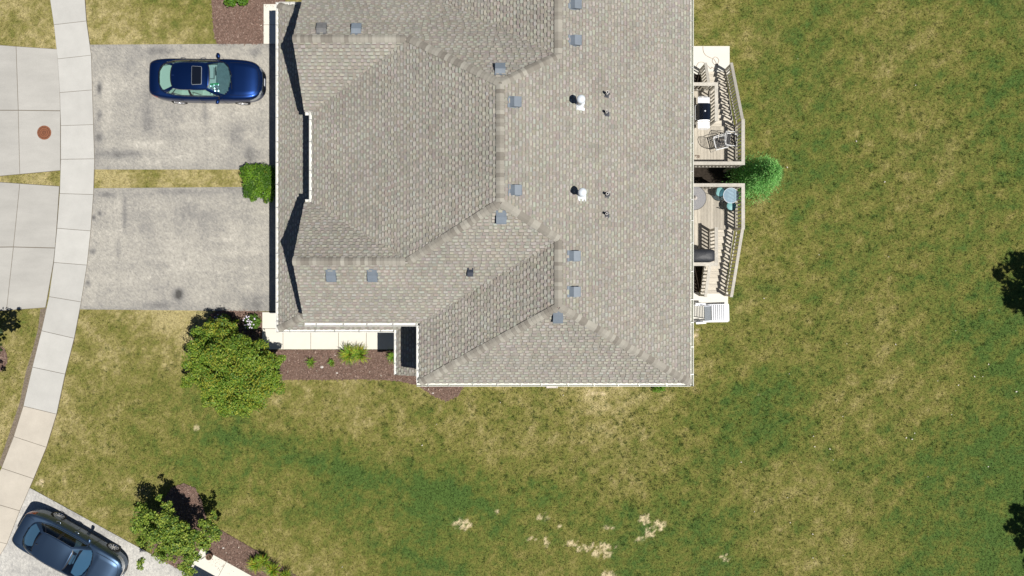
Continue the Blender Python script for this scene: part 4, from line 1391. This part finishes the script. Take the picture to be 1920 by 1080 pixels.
# evergreen between the decks
x_, y_ = 10.46, 4.74
ev = thing('evergreen_tree', 'bright green evergreen growing between the two decks', 'tree', (x_, y_, 0))
m = MB(); m.tube([(0, 0, -.05), (0, 0, 1.5), (.03, 0, 3.3)], .07, 8, .015); m.build('trunk', M['trunk'], ev, True)
VV = []; CC = []
ncl = 560
for k in range(ncl):
    t = (k + .5) / ncl; z = .25 + 3.35 * t ** .9
    rmax = 1.12 * (1 - (z / 3.85) ** 1.5) * R.uniform(.55, 1.22)
    a = R.uniform(0, 6.283)
    base = np.array((0, 0, z * .92)); tipp = np.array((rmax * math.cos(a), rmax * math.sin(a), z + .10))
    n_ = 48
    s_ = NR.uniform(.25, 1.0, n_)
    p = base + (tipp - base) * s_[:, None] + NR.normal(0, .075, (n_, 3)) * np.array((1, 1, .6))
    d_ = np.array((math.cos(a), math.sin(a), .35)) + NR.normal(0, .55, (n_, 3)); d_ /= np.linalg.norm(d_, axis=1)[:, None]
    sd_ = np.cross(d_, NR.normal(0, 1, (n_, 3))); sd_ /= np.linalg.norm(sd_, axis=1)[:, None]
    ln_ = NR.uniform(.05, .10, (n_, 1)); wd_ = NR.uniform(.008, .016, (n_, 1))
    VV.append(np.stack([p - sd_ * wd_, p + sd_ * wd_, p + d_ * ln_ + sd_ * wd_ * .3, p + d_ * ln_ - sd_ * wd_ * .3], 1).reshape(-1, 3))
    CC.append(np.repeat(PAL_CEDAR[np.minimum(NR.integers(0, 41, n_) // 10, 4)] * NR.uniform(.7, 1.3, (n_, 1)), 4, 0))
VV = np.concatenate(VV); CC = np.concatenate(CC)
npmesh('crown', VV, np.arange(len(VV)).reshape(-1, 4), M['leaf'], ev, tint=CC)


# strap leaved perennials
def strap_plant(name, label, px_, py_, r_, hgt, n_, pal_, group, cat='plant'):
    X_, Y_, _ = P(px_, py_, .2)
    t = thing(name, label, cat, (X_, Y_, .02), 0, group)
    m = MB(); m.col = (1, 1, 1)
    for _ in range(n_):
        a = R.uniform(0, 6.283); l_ = r_ * R.uniform(.5, 1.1); w_ = R.uniform(.012, .022)
        d_ = Vector((math.cos(a), math.sin(a), 0)); s_ = Vector((-d_.y, d_.x, 0))
        m.col = tuple(c_ * R.uniform(.8, 1.5) for c_ in pal_[R.randrange(len(pal_))])
        ring = []
        o_ = Vector((R.uniform(-.06, .06), R.uniform(-.06, .06), 0))
        for k in range(5):
            q_ = k / 4; z = hgt * (math.sin(q_ * 2.2)) * R.uniform(.9, 1.1)
            c_ = o_ + d_ * (l_ * q_) + Vector((0, 0, z)); ww = w_ * (1 - q_ * .85)
            ring.append((m.vert(c_ - s_ * ww), m.vert(c_ + s_ * ww)))
        for k in range(4):
            m.f.append([ring[k][0], ring[k][1], ring[k + 1][1], ring[k + 1][0]])
    m.build('foliage', M['leaf'], t)
    return t


PAL_LILY = [(.30, .36, .03), (.22, .31, .03), (.40, .42, .05), (.16, .26, .03), (.12, .20, .02)]
PAL_LILY2 = [(.16, .30, .03), (.12, .24, .025), (.24, .34, .04)]
GP = 'strap leaved plants in the mulch beds'
strap_plant('grass_plant', 'large yellow green strap leaved clump by walkway, left one of the touching pair', 655, 664, .52, .42, 190, PAL_LILY, GP)
strap_plant('grass_plant', 'large yellow green strap leaved clump by walkway, right one of the touching pair', 675, 664, .48, .42, 170, PAL_LILY, GP)
strap_plant('grass_plant', 'small green strap leaved plant nearest the big tree in the mulch', 583, 680, .25, .24, 70, PAL_LILY2, GP)
strap_plant('grass_plant', 'tiny green strap leaved plant between two clumps in mulch', 621, 680, .20, .2, 60, PAL_LILY2, GP)
strap_plant('grass_plant', 'green strap leaved plant half under the porch gutter', 738, 668, .36, .3, 110, PAL_LILY2, GP)
strap_plant('grass_plant', 'yellow strap leaved clump near lower edge, first from walkway', 481, 1056, .42, .42, 150, PAL_LILY, GP)
strap_plant('grass_plant', 'yellow strap leaved clump near lower edge, tallest of three in a row', 496, 1050, .40, .46, 140, PAL_LILY, GP)
strap_plant('grass_plant', 'yellow strap leaved clump near lower edge beside the turf edging', 513, 1068, .44, .42, 150, PAL_LILY, GP)
strap_plant('grass_plant', 'yellow strap leaved clump cut by the lower photo edge', 537, 1080, .40, .40, 120, PAL_LILY, GP)


def bloom_plant(label, px_, py_, pc):
    X_, Y_, _ = P(px_, py_, .4)
    t = thing('flowering_plant', label, 'flowers', (X_, Y_, 0))
    leaf_cloud('foliage', [(0, 0, .28, .36, .36, .25, 1.0), (.12, -.06, .3, .26, .26, .22, .8)], 520, .045, PAL_PLANT, t, .55, .4)
    for k in range(26):
        a = R.uniform(0, 6.283); r_ = .33 * math.sqrt(R.random()); x0, y0 = r_ * math.cos(a), r_ * math.sin(a); z0 = .58 + R.uniform(-.08, .06)
        m = MB()
        for j in range(5):
            b = j * 1.257 + a; e_ = Vector((math.cos(b), math.sin(b),   .25)) * .036; s_ = Vector((-math.sin(b), math.cos(b), 0)) * .017; c_ = Vector((x0, y0, z0))
            m.poly([c_, c_ + e_ * .6 - s_, c_ + e_, c_ + e_ * .6 + s_])
        m.build('blossom', pc, t)


M['petal_w'] = mat('white_petal', (.60, .56, .64), .7)
M['petal_p'] = mat('lilac_petal', (.60, .48, .62), .7)
bloom_plant('lilac pink flowering plant tucked against top of the dense tree', 415, 603, M['petal_p'])
bloom_plant('white flowering plant in mulch next to the pale walkway', 471, 604, M['petal_w'])
strap_plant('grass_plant', 'small yellow plant between the two flowering plants', 443, 602, .16, .15, 45, PAL_LILY, GP)
# shrub at the top edge bed
for lb, px_, py_, r_ in (('dark green leafy shrub at the top edge, left one in mulch bed', 432, -1, .30), ('light green leafy shrub at the top edge, right one in mulch bed', 455, 0, .24)):
    X_, Y_, _ = P(px_, py_, .3)
    t = thing('shrub', lb, 'shrub', (X_, Y_, 0))
    leaf_cloud('foliage', [(0, 0, .28, r_, r_, .26, 1.0), (.05, .05, .36, r_ * .7, r_ * .7, .2, 1.0)], 420, .055, PAL_HEDGE * .8, t, .6, .4)
    m = MB(); m.tube([(0, 0, 0), (0, 0, .25)], .02, 5); m.build('stem', M['trunk'], t)
X_, Y_, _ = P(1235, 729, .2)
t = thing('shrub', 'low bright green plant peeking out under the south gutter', 'plant', (X_, Y_, 0))
leaf_cloud('foliage', [(0, 0, .18, .30, .18, .16, 1.0)], 600, .04, PAL_HEDGE, t, .6, .4)
# splash block, pot, hook, stones
X_, Y_, _ = P(1035, 724.5, .05)
m = MB(); m.box(-.25, .25, -.07, .18, 0, .09); m.box(-.25, -.20, -.07, .18, .09, .12); m.box(.20, .25, -.07, .18, .09, .12)
tag(m.build('splash_block', M['stone'], None, False, (X_, Y_, 0)), 'beige splash block showing below the middle of the south gutter', 'splash block')
X_, Y_, _ = P(393, 1043, .2)
pot = thing('plant_pot', 'small round brown plant pot on the corner of lower walkway', 'plant pot', (X_, Y_, .05))
m = MB(); m.lathe([(.10, 0), (.135, .22), (.145, .22), (.145, .25), (.12, .25), (.11, .20), (.001, .20)], n=20); m.build('pot', M['terracotta'], pot, True)
leaf_cloud('plant', [(0, 0, .24, .10, .10, .06, 1)], 900, .022, PAL_DARK * np.array((1.6, 1, 1.2)), pot, .5, .3)
X_, Y_, _ = P(398, 1030, 0)
m = MB(); m.tube([(0, 0, 0), (0, 0, 1.2), (.04, .03, 1.32), (.12, .08, 1.36), (.19, .12, 1.30), (.19, .12, 1.22)], .010, 6)
tag(m.build('shepherd_hook', M['wire_dark'], None, False, (X_, Y_, 0)), 'thin black garden hook standing in mulch above brown pot', 'garden hook')
for lb, px_, py_, s_ in (('flat pale stone left of the tiny plant in mulch', 604, 688, .08), ('small white stone below the tiny plant in mulch', 632, 699, .05), ('white stone lying in mulch right of the brown pot', 419, 1027, .05), ('pale stone in mulch under the corner of the south roof', 812, 737, .05)):
    X_, Y_, _ = P(px_, py_)
    bm = bmesh.new(); bmesh.ops.create_icosphere(bm, subdivisions=2, radius=s_)
    for v_ in bm.verts:
        v_.co = Vector((v_.co.x * R.uniform(.85, 1.15), v_.co.y * R.uniform(.6, .85), v_.co.z * .5))
    me = bpy.data.meshes.new('stone'); bm.to_mesh(me); bm.free()
    tag(link('stone', me, M['stone'], None, (X_, Y_, .03)), lb, 'stone', 'pale stones in the mulch')


# ------------------------------------------------------------------ cars
def crom(keys, n_):
    """smooth resample of a polyline of tuples by Catmull-Rom"""
    k = [np.array(q_, float) for q_ in keys]; out = []
    m_ = len(k) - 1
    for i in range(n_):
        t = i / (n_ - 1) * m_; j = min(int(t), m_ - 1); u = t - j
        p0, p1, p2, p3 = k[max(j - 1, 0)], k[j], k[j + 1], k[min(j + 2, m_)]
        out.append(.5 * ((2 * p1) + (p2 - p0) * u + (2 * p0 - 5 * p1 + 4 * p2 - p3) * u * u + (3 * p1 - p0 - 3 * p2 + p3) * u ** 3))
    return np.array(out)


def car(label, loc, rz, paint, sunroof, glass_t, wind_t, seat_m, dash_m, glassg, rim_spokes=10, crease=.012, side_tint=None):
    t = thing('sedan_car', label, 'car', loc, rz, 'sedans parked on the driveways')
    # stations: x, half width, top z, bottom z
    ST = [(-2.43, .34, .82, .34), (-2.41, .55, .95, .27), (-2.35, .68, 1.03, .24), (-2.23, .765, 1.075, .22), (-2.02, .835, 1.085, .20), (-1.7, .885, 1.05, .19), (-1.2, .915, 1.0, .18), (-.4, .92, .98, .17), (.4, .92, .975, .17),
          (1.0, .915, 1.0, .18), (1.35, .905, .985, .19), (1.75, .875, .945, .19), (2.03, .81, .885, .20), (2.20, .715, .82, .21), (2.32, .585, .74, .22), (2.40, .42, .64, .24), (2.43, .26, .56, .27)]
    st = crom(ST, 110)
    CS = [(0, 0), (.55, 0), (.84, 0.0), (.945, .06), (.972, .16), (.985, .34), (1.0, .55), (.997, .70), (.985, .80), (.955, .90), (.90, .962), (.80, .993), (.6, 1.008), (.3, 1.018), (0, 1.022)]
    cs = crom(CS, 44)
    nS, nC = len(st), len(cs)
    V = []
    for x, w_, zt, zb in st:
        for fy, fz in cs:
            z = zb + (zt - zb) * fz
            if fz > .95:
                hood = min(max((x - 1.15) / .15, 0), 1) * min(max((2.30 - x) / .3, 0), 1)
                k = min(max((.74 - fy) / .07, 0), 1)
                z += crease * hood * k
            V.append((x, fy * w_, z))
    full = []
    ring = nC * 2 - 2
    me_v = []
    for i in range(nS):
        row = V[i * nC:(i + 1) * nC]
        me_v += row + [(x, -y, z) for x, y, z in row[-2:0:-1]]
    fcs = []
    for i in range(nS - 1):
        for j in range(ring):
            a = i * ring + j; b = i * ring + (j + 1) % ring
            fcs.append([a, a + ring, b + ring, b])
    fcs.append(list(range(ring))[::-1][::-1]); fcs.append([(nS - 1) * ring + j for j in range(ring)][::-1])
    me = bpy.data.meshes.new('body'); me.from_pydata(me_v, [], fcs); me.update()
    bm = bmesh.new(); bm.from_mesh(me); bmesh.ops.recalc_face_normals(bm, faces=bm.faces)
    # keep faces for patches
    pats = {}

    def patch(name, pred, off, mt, parent=None, key=None):
        fs = [f for f in bm.faces if len(f.verts) == 4 and pred(f.calc_center_median(), f.normal)]
        if not fs:
            return None
        mp = {}; pv = []; pf = []
        for f in fs:
            r_ = []
            for v_ in f.verts:
                if v_.index not in mp:
                    mp[v_.index] = len(pv); pv.append(v_.co + v_.normal * off)
                r_.append(mp[v_.index])
            pf.append(r_)
        m2 = bpy.data.meshes.new(name); m2.from_pydata([tuple(q_) for q_ in pv], [], pf)
        m2.polygons.foreach_set('use_smooth', [True] * len(pf)); m2.update()
        return link(name, m2, mt, parent or t)
    bm.normal_update(); bm.verts.index_update()
    for s_ in (1, -1):
        patch('headlight', lambda c, n: s_ * c.y > .40 and .56 < c.z < .74 and c.x > 1.90 and n.z < .60 and c.x + .42 * abs(c.y) > 2.22, .006, M['lamp_clear'])
        patch('tail_light', lambda c, n: c.x < -2.02 and s_ * c.y > .52 and .76 < c.z < .99 and n.z < .75, .006, M['lamp_red'])
        patch('sill_trim', lambda c, n: -1.0 < c.x < 1.0 and s_ * c.y > .5 and .20 < c.z < .29, .004, M['trim'])
    patch('grille', lambda c, n: c.x > 2.2 and abs(c.y) < .44 and .46 < c.z < .60, .008, M['trim'])
    patch('grille_bar', lambda c, n: c.x > 2.15 and abs(c.y) < .60 and .60 < c.z < .665, .012, M['chrome'])
    patch('lower_grille', lambda c, n: c.x > 2.2 and abs(c.y) < .50 and .27 < c.z < .38, .006, M['trim'])
    bm.free()
    body = link('body', me, paint, t)
    me.polygons.foreach_set('use_smooth', [len(p.vertices) == 4 for p in me.polygons])
    me.materials.append(M['trim'])
    wx = (1.43, -1.35)
    cut_me = MB()
    for x in wx:
        for s_ in (1, -1):
            cut_me.lathe([(.375, -.16), (.375, .16)], (x, s_ * .86, .345), 40, 'y')
    cm = cut_me.mesh('arch_cut'); cm.materials.append(paint); cm.materials.append(M['trim'])
    cm.polygons.foreach_set('material_index', [1] * len(cm.polygons))
    bmc = bmesh.new(); bmc.from_mesh(cm); bmesh.ops.recalc_face_normals(bmc, faces=bmc.faces); bmc.to_mesh(cm); bmc.free()
    co = bpy.data.objects.new('cut', cm); COL.objects.link(co)
    md = body.modifiers.new('b', 'BOOLEAN'); md.operation = 'DIFFERENCE'; md.object = co; md.solver = 'EXACT'
    try:
        md.material_mode = 'INDEX'
    except Exception:
        pass
    dg = bpy.context.evaluated_depsgraph_get(); dg.update()
    nm_ = bpy.data.meshes.new_from_object(body.evaluated_get(dg))
    body.modifiers.clear()
    body.data = nm_
    bpy.data.objects.remove(co)
    # open the cabin: drop the deck faces under the glass, give the cabin its own tub
    TUB = [(1.16, 0), (1.10, .34), (1.0, .54), (.80, .70), (.30, .745), (-1.05, .73), (-1.55, .64), (-1.80, .5), (-1.93, .28), (-1.95, 0)]
    TUB = TUB + [(x, -y) for x, y in TUB[-2:0:-1]]
    bm = bmesh.new(); bm.from_mesh(nm_)
    cs_ = [f.calc_center_median() for f in bm.faces]
    ins = in_poly(np.array([c.x for c in cs_]), np.array([c.y for c in cs_]), TUB)
    bmesh.ops.delete(bm, geom=[f for f, c, k in zip(list(bm.faces), cs_, ins) if k and c.z > .85], context='FACES')
    bm.to_mesh(nm_); bm.free()
    tb = MB()
    T2_ = [(x * .985, y * 1.03) for x, y in TUB]
    for (x0, y0), (x1, y1) in zip(T2_, T2_[1:] + T2_[:1]):
        tb.poly([(x0, y0, .985 if x0 > -1.2 else 1.03), (x1, y1, .985 if x1 > -1.2 else 1.03), (x1, y1, .36), (x0, y0, .36)])
    tb.poly([(x, y, .36) for x, y in T2_])
    tb.build('cabin', seat_m, t)
    # greenhouse
    HALF_B = crom([(1.22, 0, .985), (1.17, .30, .985), (1.05, .58, .98), (.84, .745, .975), (.30, .80, .97), (-.40, .805, .98), (-1.05, .785, 1.0), (-1.55, .70, 1.035), (-1.84, .55, 1.065), (-1.95, .30, 1.075), (-1.98, 0, 1.078)], 81)
    HALF_R = crom([(.36, 0, 1.40), (.35, .22, 1.397), (.31, .41, 1.388), (.22, .515, 1.375), (-.12, .545, 1.40), (-.45, .552, 1.405), (-.85, .54, 1.39), (-1.10, .50, 1.365), (-1.22, .41, 1.36), (-1.27, .22, 1.37), (-1.285, 0, 1.372)], 81)

    def Sf(tt, v, s_=1):
        i = tt * 80; j = min(int(i), 79); u = i - j
        b_ = HALF_B[j] * (1 - u) + HALF_B[j + 1] * u; r_ = HALF_R[j] * (1 - u) + HALF_R[j + 1] * u
        p = b_ * (1 - v) + r_ * v
        p = p + np.array((0, .03 * math.sin(math.pi * v) * min(abs(p[1]) * 2, 1), .035 * math.sin(math.pi * v)))
        return (p[0], p[1] * s_, p[2])

    def panel(name, ranges, mt, parent=None, nt_=14, nv_=8, thick=0, half=False):
        m = MB()
        for t0, t1, v0, v1, s_ in ranges:
            idx = [[m.vert(Sf(lerp(t0, t1, a / nt_), lerp(v0, v1, b / nv_), s_)) for b in range(nv_ + 1)] for a in range(nt_ + 1)]
            for a in range(nt_):
                for b in range(nv_):
                    q_ = [idx[a][b], idx[a + 1][b], idx[a + 1][b + 1], idx[a][b + 1]]
                    m.f.append(q_ if s_ > 0 else q_[::-1])
        return m.build(name, mt, parent or t, True)
    B2 = lambda *a: [(*a, 1), (*a, -1)]
    panel('windshield', B2(0, .265, .05, .955), wind_t)
    panel('windshield_edge', B2(0, .285, -.02, .05) + B2(0, .285, .955, 1.0), M['trim'])
    for s_ in (1, -1):
        panel('roof_pillar', [(.265, .335, 0, 1, s_)], paint)
        panel('roof_pillar', [(.72, .79, 0, 1, s_)], paint)
        panel('roof_rail', [(.30, .74, .88, 1.0, s_)], paint)
        panel('belt_panel', [(.30, .74, -.06, .06, s_)], paint)
    panel('rear_window', B2(.79, 1.0, .07, .94), glass_t)
    panel('rear_window_edge', B2(.775, 1.0, -.02, .07) + B2(.775, 1.0, .94, 1.0), M['trim'])
    for s_ in (1, -1):
        for t0, t1 in ((.335, .505), (.525, .665), (.675, .72)):
            panel('side_window', [(t0, t1, .06, .88, s_)], side_tint or glass_t)
        panel('door_pillar', [(.505, .525, .06, .88, s_), (.665, .675, .06, .88, s_)], M['trim'], nt_=3)
        m = MB()
        loop = [Sf(lerp(.335, .72, k / 20), .06, s_) for k in range(21)] + [Sf(lerp(.72, .335, k / 20), .88, s_) for k in range(21)]
        m.tube(loop, .012, 5, closed=True); m.build('window_trim', M['chrome'], t)
        # door seams, handles, mirrors
        for x_ in (.80, -.20, -1.02):
            m = MB(); m.tube([(x_, s_ * .93, .30), (x_ - .02, s_ * .928, .62), (x_ - .03, s_ * .905, .88), (x_ - .03, s_ * .84, .965)], .006, 4); m.build('door_seam', M['trim'], t)
        for x_ in (-.02, -.92):
            m = MB(); m.tube([(x_, s_ * .915, .80), (x_ - .03, s_ * .945, .815), (x_ - .17, s_ * .945, .82), (x_ - .20, s_ * .915, .815)], .014, 6); m.build('door_handle', M['chrome'], t)
        m = MB()
        prof = crom([(0, -.10), (.055, -.085), (.078, 0), (.06, .085), (0, .10)], 12)
        m.lathe([(max(r_, .001), h_) for r_, h_ in prof], (0, 0, 0), 16, 'y')
        for k in range(len(m.v)):
            x_, y_, z_ = m.v[k]; m.v[k] = (x_ * 1.0 + .60 - .25 * y_, s_ * (1.0 + y_ * 1.05), 1.02 + z_ * .95)
        mo = m.build('wing_mirror', paint, t, True)
        m = MB(); m.bar((.66, s_ * .80, .985), (.62, s_ * .93, 1.0), .05, .03); m.build('mirror_arm', M['trim'], mo)
    # roof skin
    m = MB(); nA = 60; nB = 20; idx = []
    for a in range(nA + 1):
        tt = a / nA * 80; j = min(int(tt), 79); u = tt - j
        r_ = HALF_R[j] * (1 - u) + HALF_R[j + 1] * u
        row = []
        for b in range(nB + 1):
            q_ = 2 * b / nB - 1
            crown = .055 * (1 - q_ * q_) * min(r_[1] / .5, 1)
            row.append(m.vert((r_[0], r_[1] * q_, r_[2] + crown + .001)))
        idx.append(row)
    for a in range(nA):
        for b in range(nB):
            m.f.append([idx[a][b], idx[a][b + 1], idx[a + 1][b + 1], idx[a + 1][b]])
    rf = m.build('roof', paint, t, True)
    if sunroof:
        m = MB(); m.prism([(x_, y_) for x_, y_ in ((.05, -.38), (.07, -.34), (.07, .34), (.05, .38), (-.33, .40), (-.355, .36), (-.355, -.36), (-.33, -.40))], 1.43, 1.470); m.build('sunroof_frame', M['plastic_grey'], rf)
        m = MB(); m.prism([(x_, y_) for x_, y_ in ((.04, -.37), (.06, -.335), (.06, .335), (.04, .37), (-.325, .39), (-.345, .355), (-.345, -.355), (-.325, -.39))], 1.44, 1.474); m.build('sunroof_glass', M['enamel'], rf)
    m = MB(); m.tube([(-1.12, 0, 1.425), (-1.20, 0, 1.46), (-1.22, 0, 1.445)], .018, 6, .006); m.build('antenna', paint if sunroof else M['trim'], rf)
    # cowl, wipers
    m = MB()
    m.tube([Sf(0, -.02), Sf(.1, -.03), Sf(.2, -.03), Sf(.26, -.03)], .022, 5); m.tube([Sf(0, -.02), Sf(.1, -.03, -1), Sf(.2, -.03, -1), Sf(.26, -.03, -1)], .022, 5); m.build('cowl', M['trim'], t)
    for a, b in (((1.20, .10), (1.02, .62)), ((1.20, -.45), (1.17, .05))):
        m = MB(); m.tube([(a[0], a[1], 1.01), ((a[0] + b[0]) / 2 + .0, (a[1] + b[1]) / 2, 1.045), (b[0] - .02, b[1], 1.06)], .012, 5); m.build('wiper', M['trim'], t)
    # interior
    m = MB()
    m.prism([(-1.93, -.28), (-1.8, -.5), (-1.42, -.60), (-1.40, 0), (-1.42, .60), (-1.8, .5), (-1.93, .28)], .90, .985); m.build('parcel_shelf', seat_m, t)
    m = MB(); m.prism([(1.10, 0), (1.0, .5), (.80, .70), (.55, .70), (.50, .2), (.50, -.2), (.55, -.70), (.80, -.70), (1.0, -.5)], .78, .945); m.build('dashboard', dash_m, t)
    for s_ in (1, -1):
        m = MB(); m.box(-.30, .22, s_ * .38 - .25, s_ * .38 + .25, .42, .58); se_ = m.build('front_seat', seat_m, t)
        m = MB(); m.bar((-.28, s_ * .38, .55), (-.48, s_ * .38, 1.06), .46, .13, (1, 0, .3)); m.build('seat_back', seat_m, se_)
        m = MB(); m.bar((-.47, s_ * .38, 1.09), (-.52, s_ * .38, 1.22), .24, .10, (1, 0, .3)); m.build('headrest', seat_m, se_)
    m = MB(); m.box(-1.22, -.70, -.62, .62, .42, .56); rs = m.build('rear_seat', seat_m, t)
    m = MB(); m.bar((-1.22, 0, .55), (-1.42, 0, .98), 1.24, .14, (1, 0, .3)); m.build('seat_back', seat_m, rs)
    m = MB(); m.tube([(.44 + .06 * math.cos(a), .38 + .18 * math.sin(a), .86 + .16 * math.cos(a)) for a in np.linspace(0, 6.283, 21)[:-1]], .016, 6, closed=True); m.build('steering_wheel', M['trim'], t)
    m = MB(); m.bar((.30, -.10, 1.33), (.30, .10, 1.33), .02, .06); m.build('rear_view_mirror', M['trim'], t)
    m = MB()
    for s_ in (1, -1):
        m.tube([(1.10, s_ * .70, 1.004), (1.5, s_ * .705, .985), (1.9, s_ * .67, .935), (2.12, s_ * .59, .885), (2.24, s_ * .42, .838), (2.29, s_ * .2, .812), (2.30, 0, .806)], .006, 4)
    m.build('hood_seam', M['trim'], t)
    m = MB(); m.tube([(-1.90, .62, 1.085), (-2.15, .66, 1.085), (-2.30, .60, 1.062), (-2.35, .40, 1.045), (-2.36, 0, 1.045), (-2.35, -.40, 1.045), (-2.30, -.60, 1.062), (-2.15, -.66, 1.085), (-1.90, -.62, 1.085)], .005, 4)
    m.build('boot_seam', M['trim'], t)
    m = MB(); m.tube([(2.33, -.52, .70), (2.385, -.35, .69), (2.41, 0, .685), (2.385, .35, .69), (2.33, .52, .70)], .016, 6); m.build('grille_trim', M['chrome'], t)
    # plates, badge
    m = MB(); m.box(2.425, 2.445, -.16, .16, .42, .53); m.build('number_plate', M['plastic_white'], t)
    m = MB(); m.box(-2.455, -2.43, -.16, .16, .62, .72); m.build('number_plate', M['plastic_white'], t)
    # wheels
    for x in wx:
        for s_ in (1, -1):
            wv = bpy.data.objects.new('wheel', None); COL.objects.link(wv); wv.parent = t; wv.location = (x, s_ * .80, .335)
            m = MB(); m.lathe([(.22, .085), (.235, .105), (.30, .108), (.325, .09), (.335, .04), (.335, -.06), (.325, -.10), (.24, -.11), (.22, -.09)], axis='y', n=40, caps=False)
            m.build('tyre', M['tyre'], wv, True)
            m = MB(); m.lathe([(.222, .098), (.232, .106), (.215, .075), (.205, .02), (.19, -.06), (.001, -.06)], axis='y', n=40, caps=False)
            if s_ < 0:
                m.v = [(a, -b, c_) for a, b, c_ in m.v]
            dsk = m.build('rim', M['rim'], wv)
            m = MB(); m.lathe([(.185, .0), (.001, .0)], (0, s_ * -.02, 0), 30, 'y', caps=False); m.build('brake', M['trim'], wv)
            m = MB()
            for k in range(rim_spokes):
                a = 2 * math.pi * k / rim_spokes
                m.bar((.045 * math.cos(a), s_ * .075, .045 * math.sin(a)), (.215 * math.cos(a), s_ * .085, .215 * math.sin(a)), .034, .022, (0, 1, 0))
            m.lathe([(.06, -.012), (.06, .012)], (0, s_ * .078, 0), 16, 'y')
            m.build('spokes', M['rim'], wv)
    return t


M['paint_blue'] = mat('blue_car_paint', (.006, .030, .132), .38, metal=.85, coat=.55)
M['paint_navy'] = mat('navy_car_paint', (.062, .105, .175), .42, metal=.85, coat=.55)
gl1 = glass('green_car_glass', (.62, .80, .76), .03)
gl2 = glass('blue_car_glass', (.44, .62, .76), .10)
gl4 = glass('teal_windshield', (.58, .75, .77), .06)
gl3 = glass('dark_side_glass', (.22, .26, .26), .04)
seat1 = mat('pale_cloth_seat', (.56, .58, .54), .9)
dash1 = mat('grey_dash', (.17, .21, .215), .8, var=.2, scale=9)
seat2 = mat('grey_cloth_seat', (.20, .24, .27), .9)
dash2 = mat('blue_grey_dash', (.22, .30, .35), .8)
car('bright blue sedan with sunroof parked on the upper driveway facing the garage', (-13.30, 9.06, .018), math.radians(-.8), M['paint_blue'], True, gl1, gl4, seat1, dash1, None, side_tint=gl1)
m = MB(); nn = 9; idx = []
for i in range(nn):
    for j in range(nn):
        m.vert((-.20 + .05 * i + R.uniform(-.012, .012), -.24 + .058 * j + R.uniform(-.012, .012), .0 + R.uniform(-.035, .035) + .05 * (i / nn)))
for i in range(nn - 1):
    for j in range(nn - 1):
        a_ = i * nn + j; m.f.append([a_, a_ + nn, a_ + nn + 1, a_ + 1])
me = m.mesh('sunshade'); me.materials.append(mat('silver_foil', (.82, .84, .86), .22, metal=.85)); me.materials.append(mat('green_foil', (.05, .45, .16), .35, metal=.3))
for p in me.polygons:
    if p.center.y > .14: p.material_index = 1
tag(link('sunshade', me, None, None, (-12.85, 8.62, 1.02)), 'crumpled silver and green sunshade behind windshield of blue sedan', 'sunshade')
c_, s_ = math.cos(math.radians(-29.8)), math.sin(math.radians(-29.8))
car('dark navy sedan parked at an angle at the lower left corner', (-19.27, -11.50, .018), math.radians(-29.8), M['paint_navy'], False, gl2, gl2, seat2, dash2, None, rim_spokes=9, crease=.022, side_tint=gl3)

# ------------------------------------------------------------------ neighbour house just below the frame (its eave shades the lower walkway)
nc = Vector((-12.93, -13.04, 0))
nb = thing('neighbour_house', 'neighbouring house below the frame, its eave shading the lower walkway', 'house', tuple(nc))
m = MB()
q4 = [Vector((0, 0, 0)) + ax * .45 + bx * .45, ax * 13 + bx * .45, ax * 13 + bx * 9, ax * .45 + bx * 9]
m.prism([(p.x, p.y) for p in q4][::-1], -.05, 2.8); m.build('wall', M['siding'], nb)
e4 = [Vector((0, 0, 2.9)), ax * 13.5 + Vector((0, 0, 2.9)), ax * 13.5 + bx * 9.5 + Vector((0, 0, 2.9)), bx * 9.5 + Vector((0, 0, 2.9))]
r1 = ax * 4.75 + bx * 4.75 + Vector((0, 0, 5.0)); r2 = ax * 8.75 + bx * 4.75 + Vector((0, 0, 5.0))
m = MB()
for poly in ([e4[0], e4[1], r2, r1], [e4[1], e4[2], r2], [e4[2], e4[3], r1, r2], [e4[3], e4[0], r1]):
    roof_slab(m, [tuple(p) for p in poly], .15)
m.build('roof', M['deck_under'], nb)

bpy.context.view_layer.update()
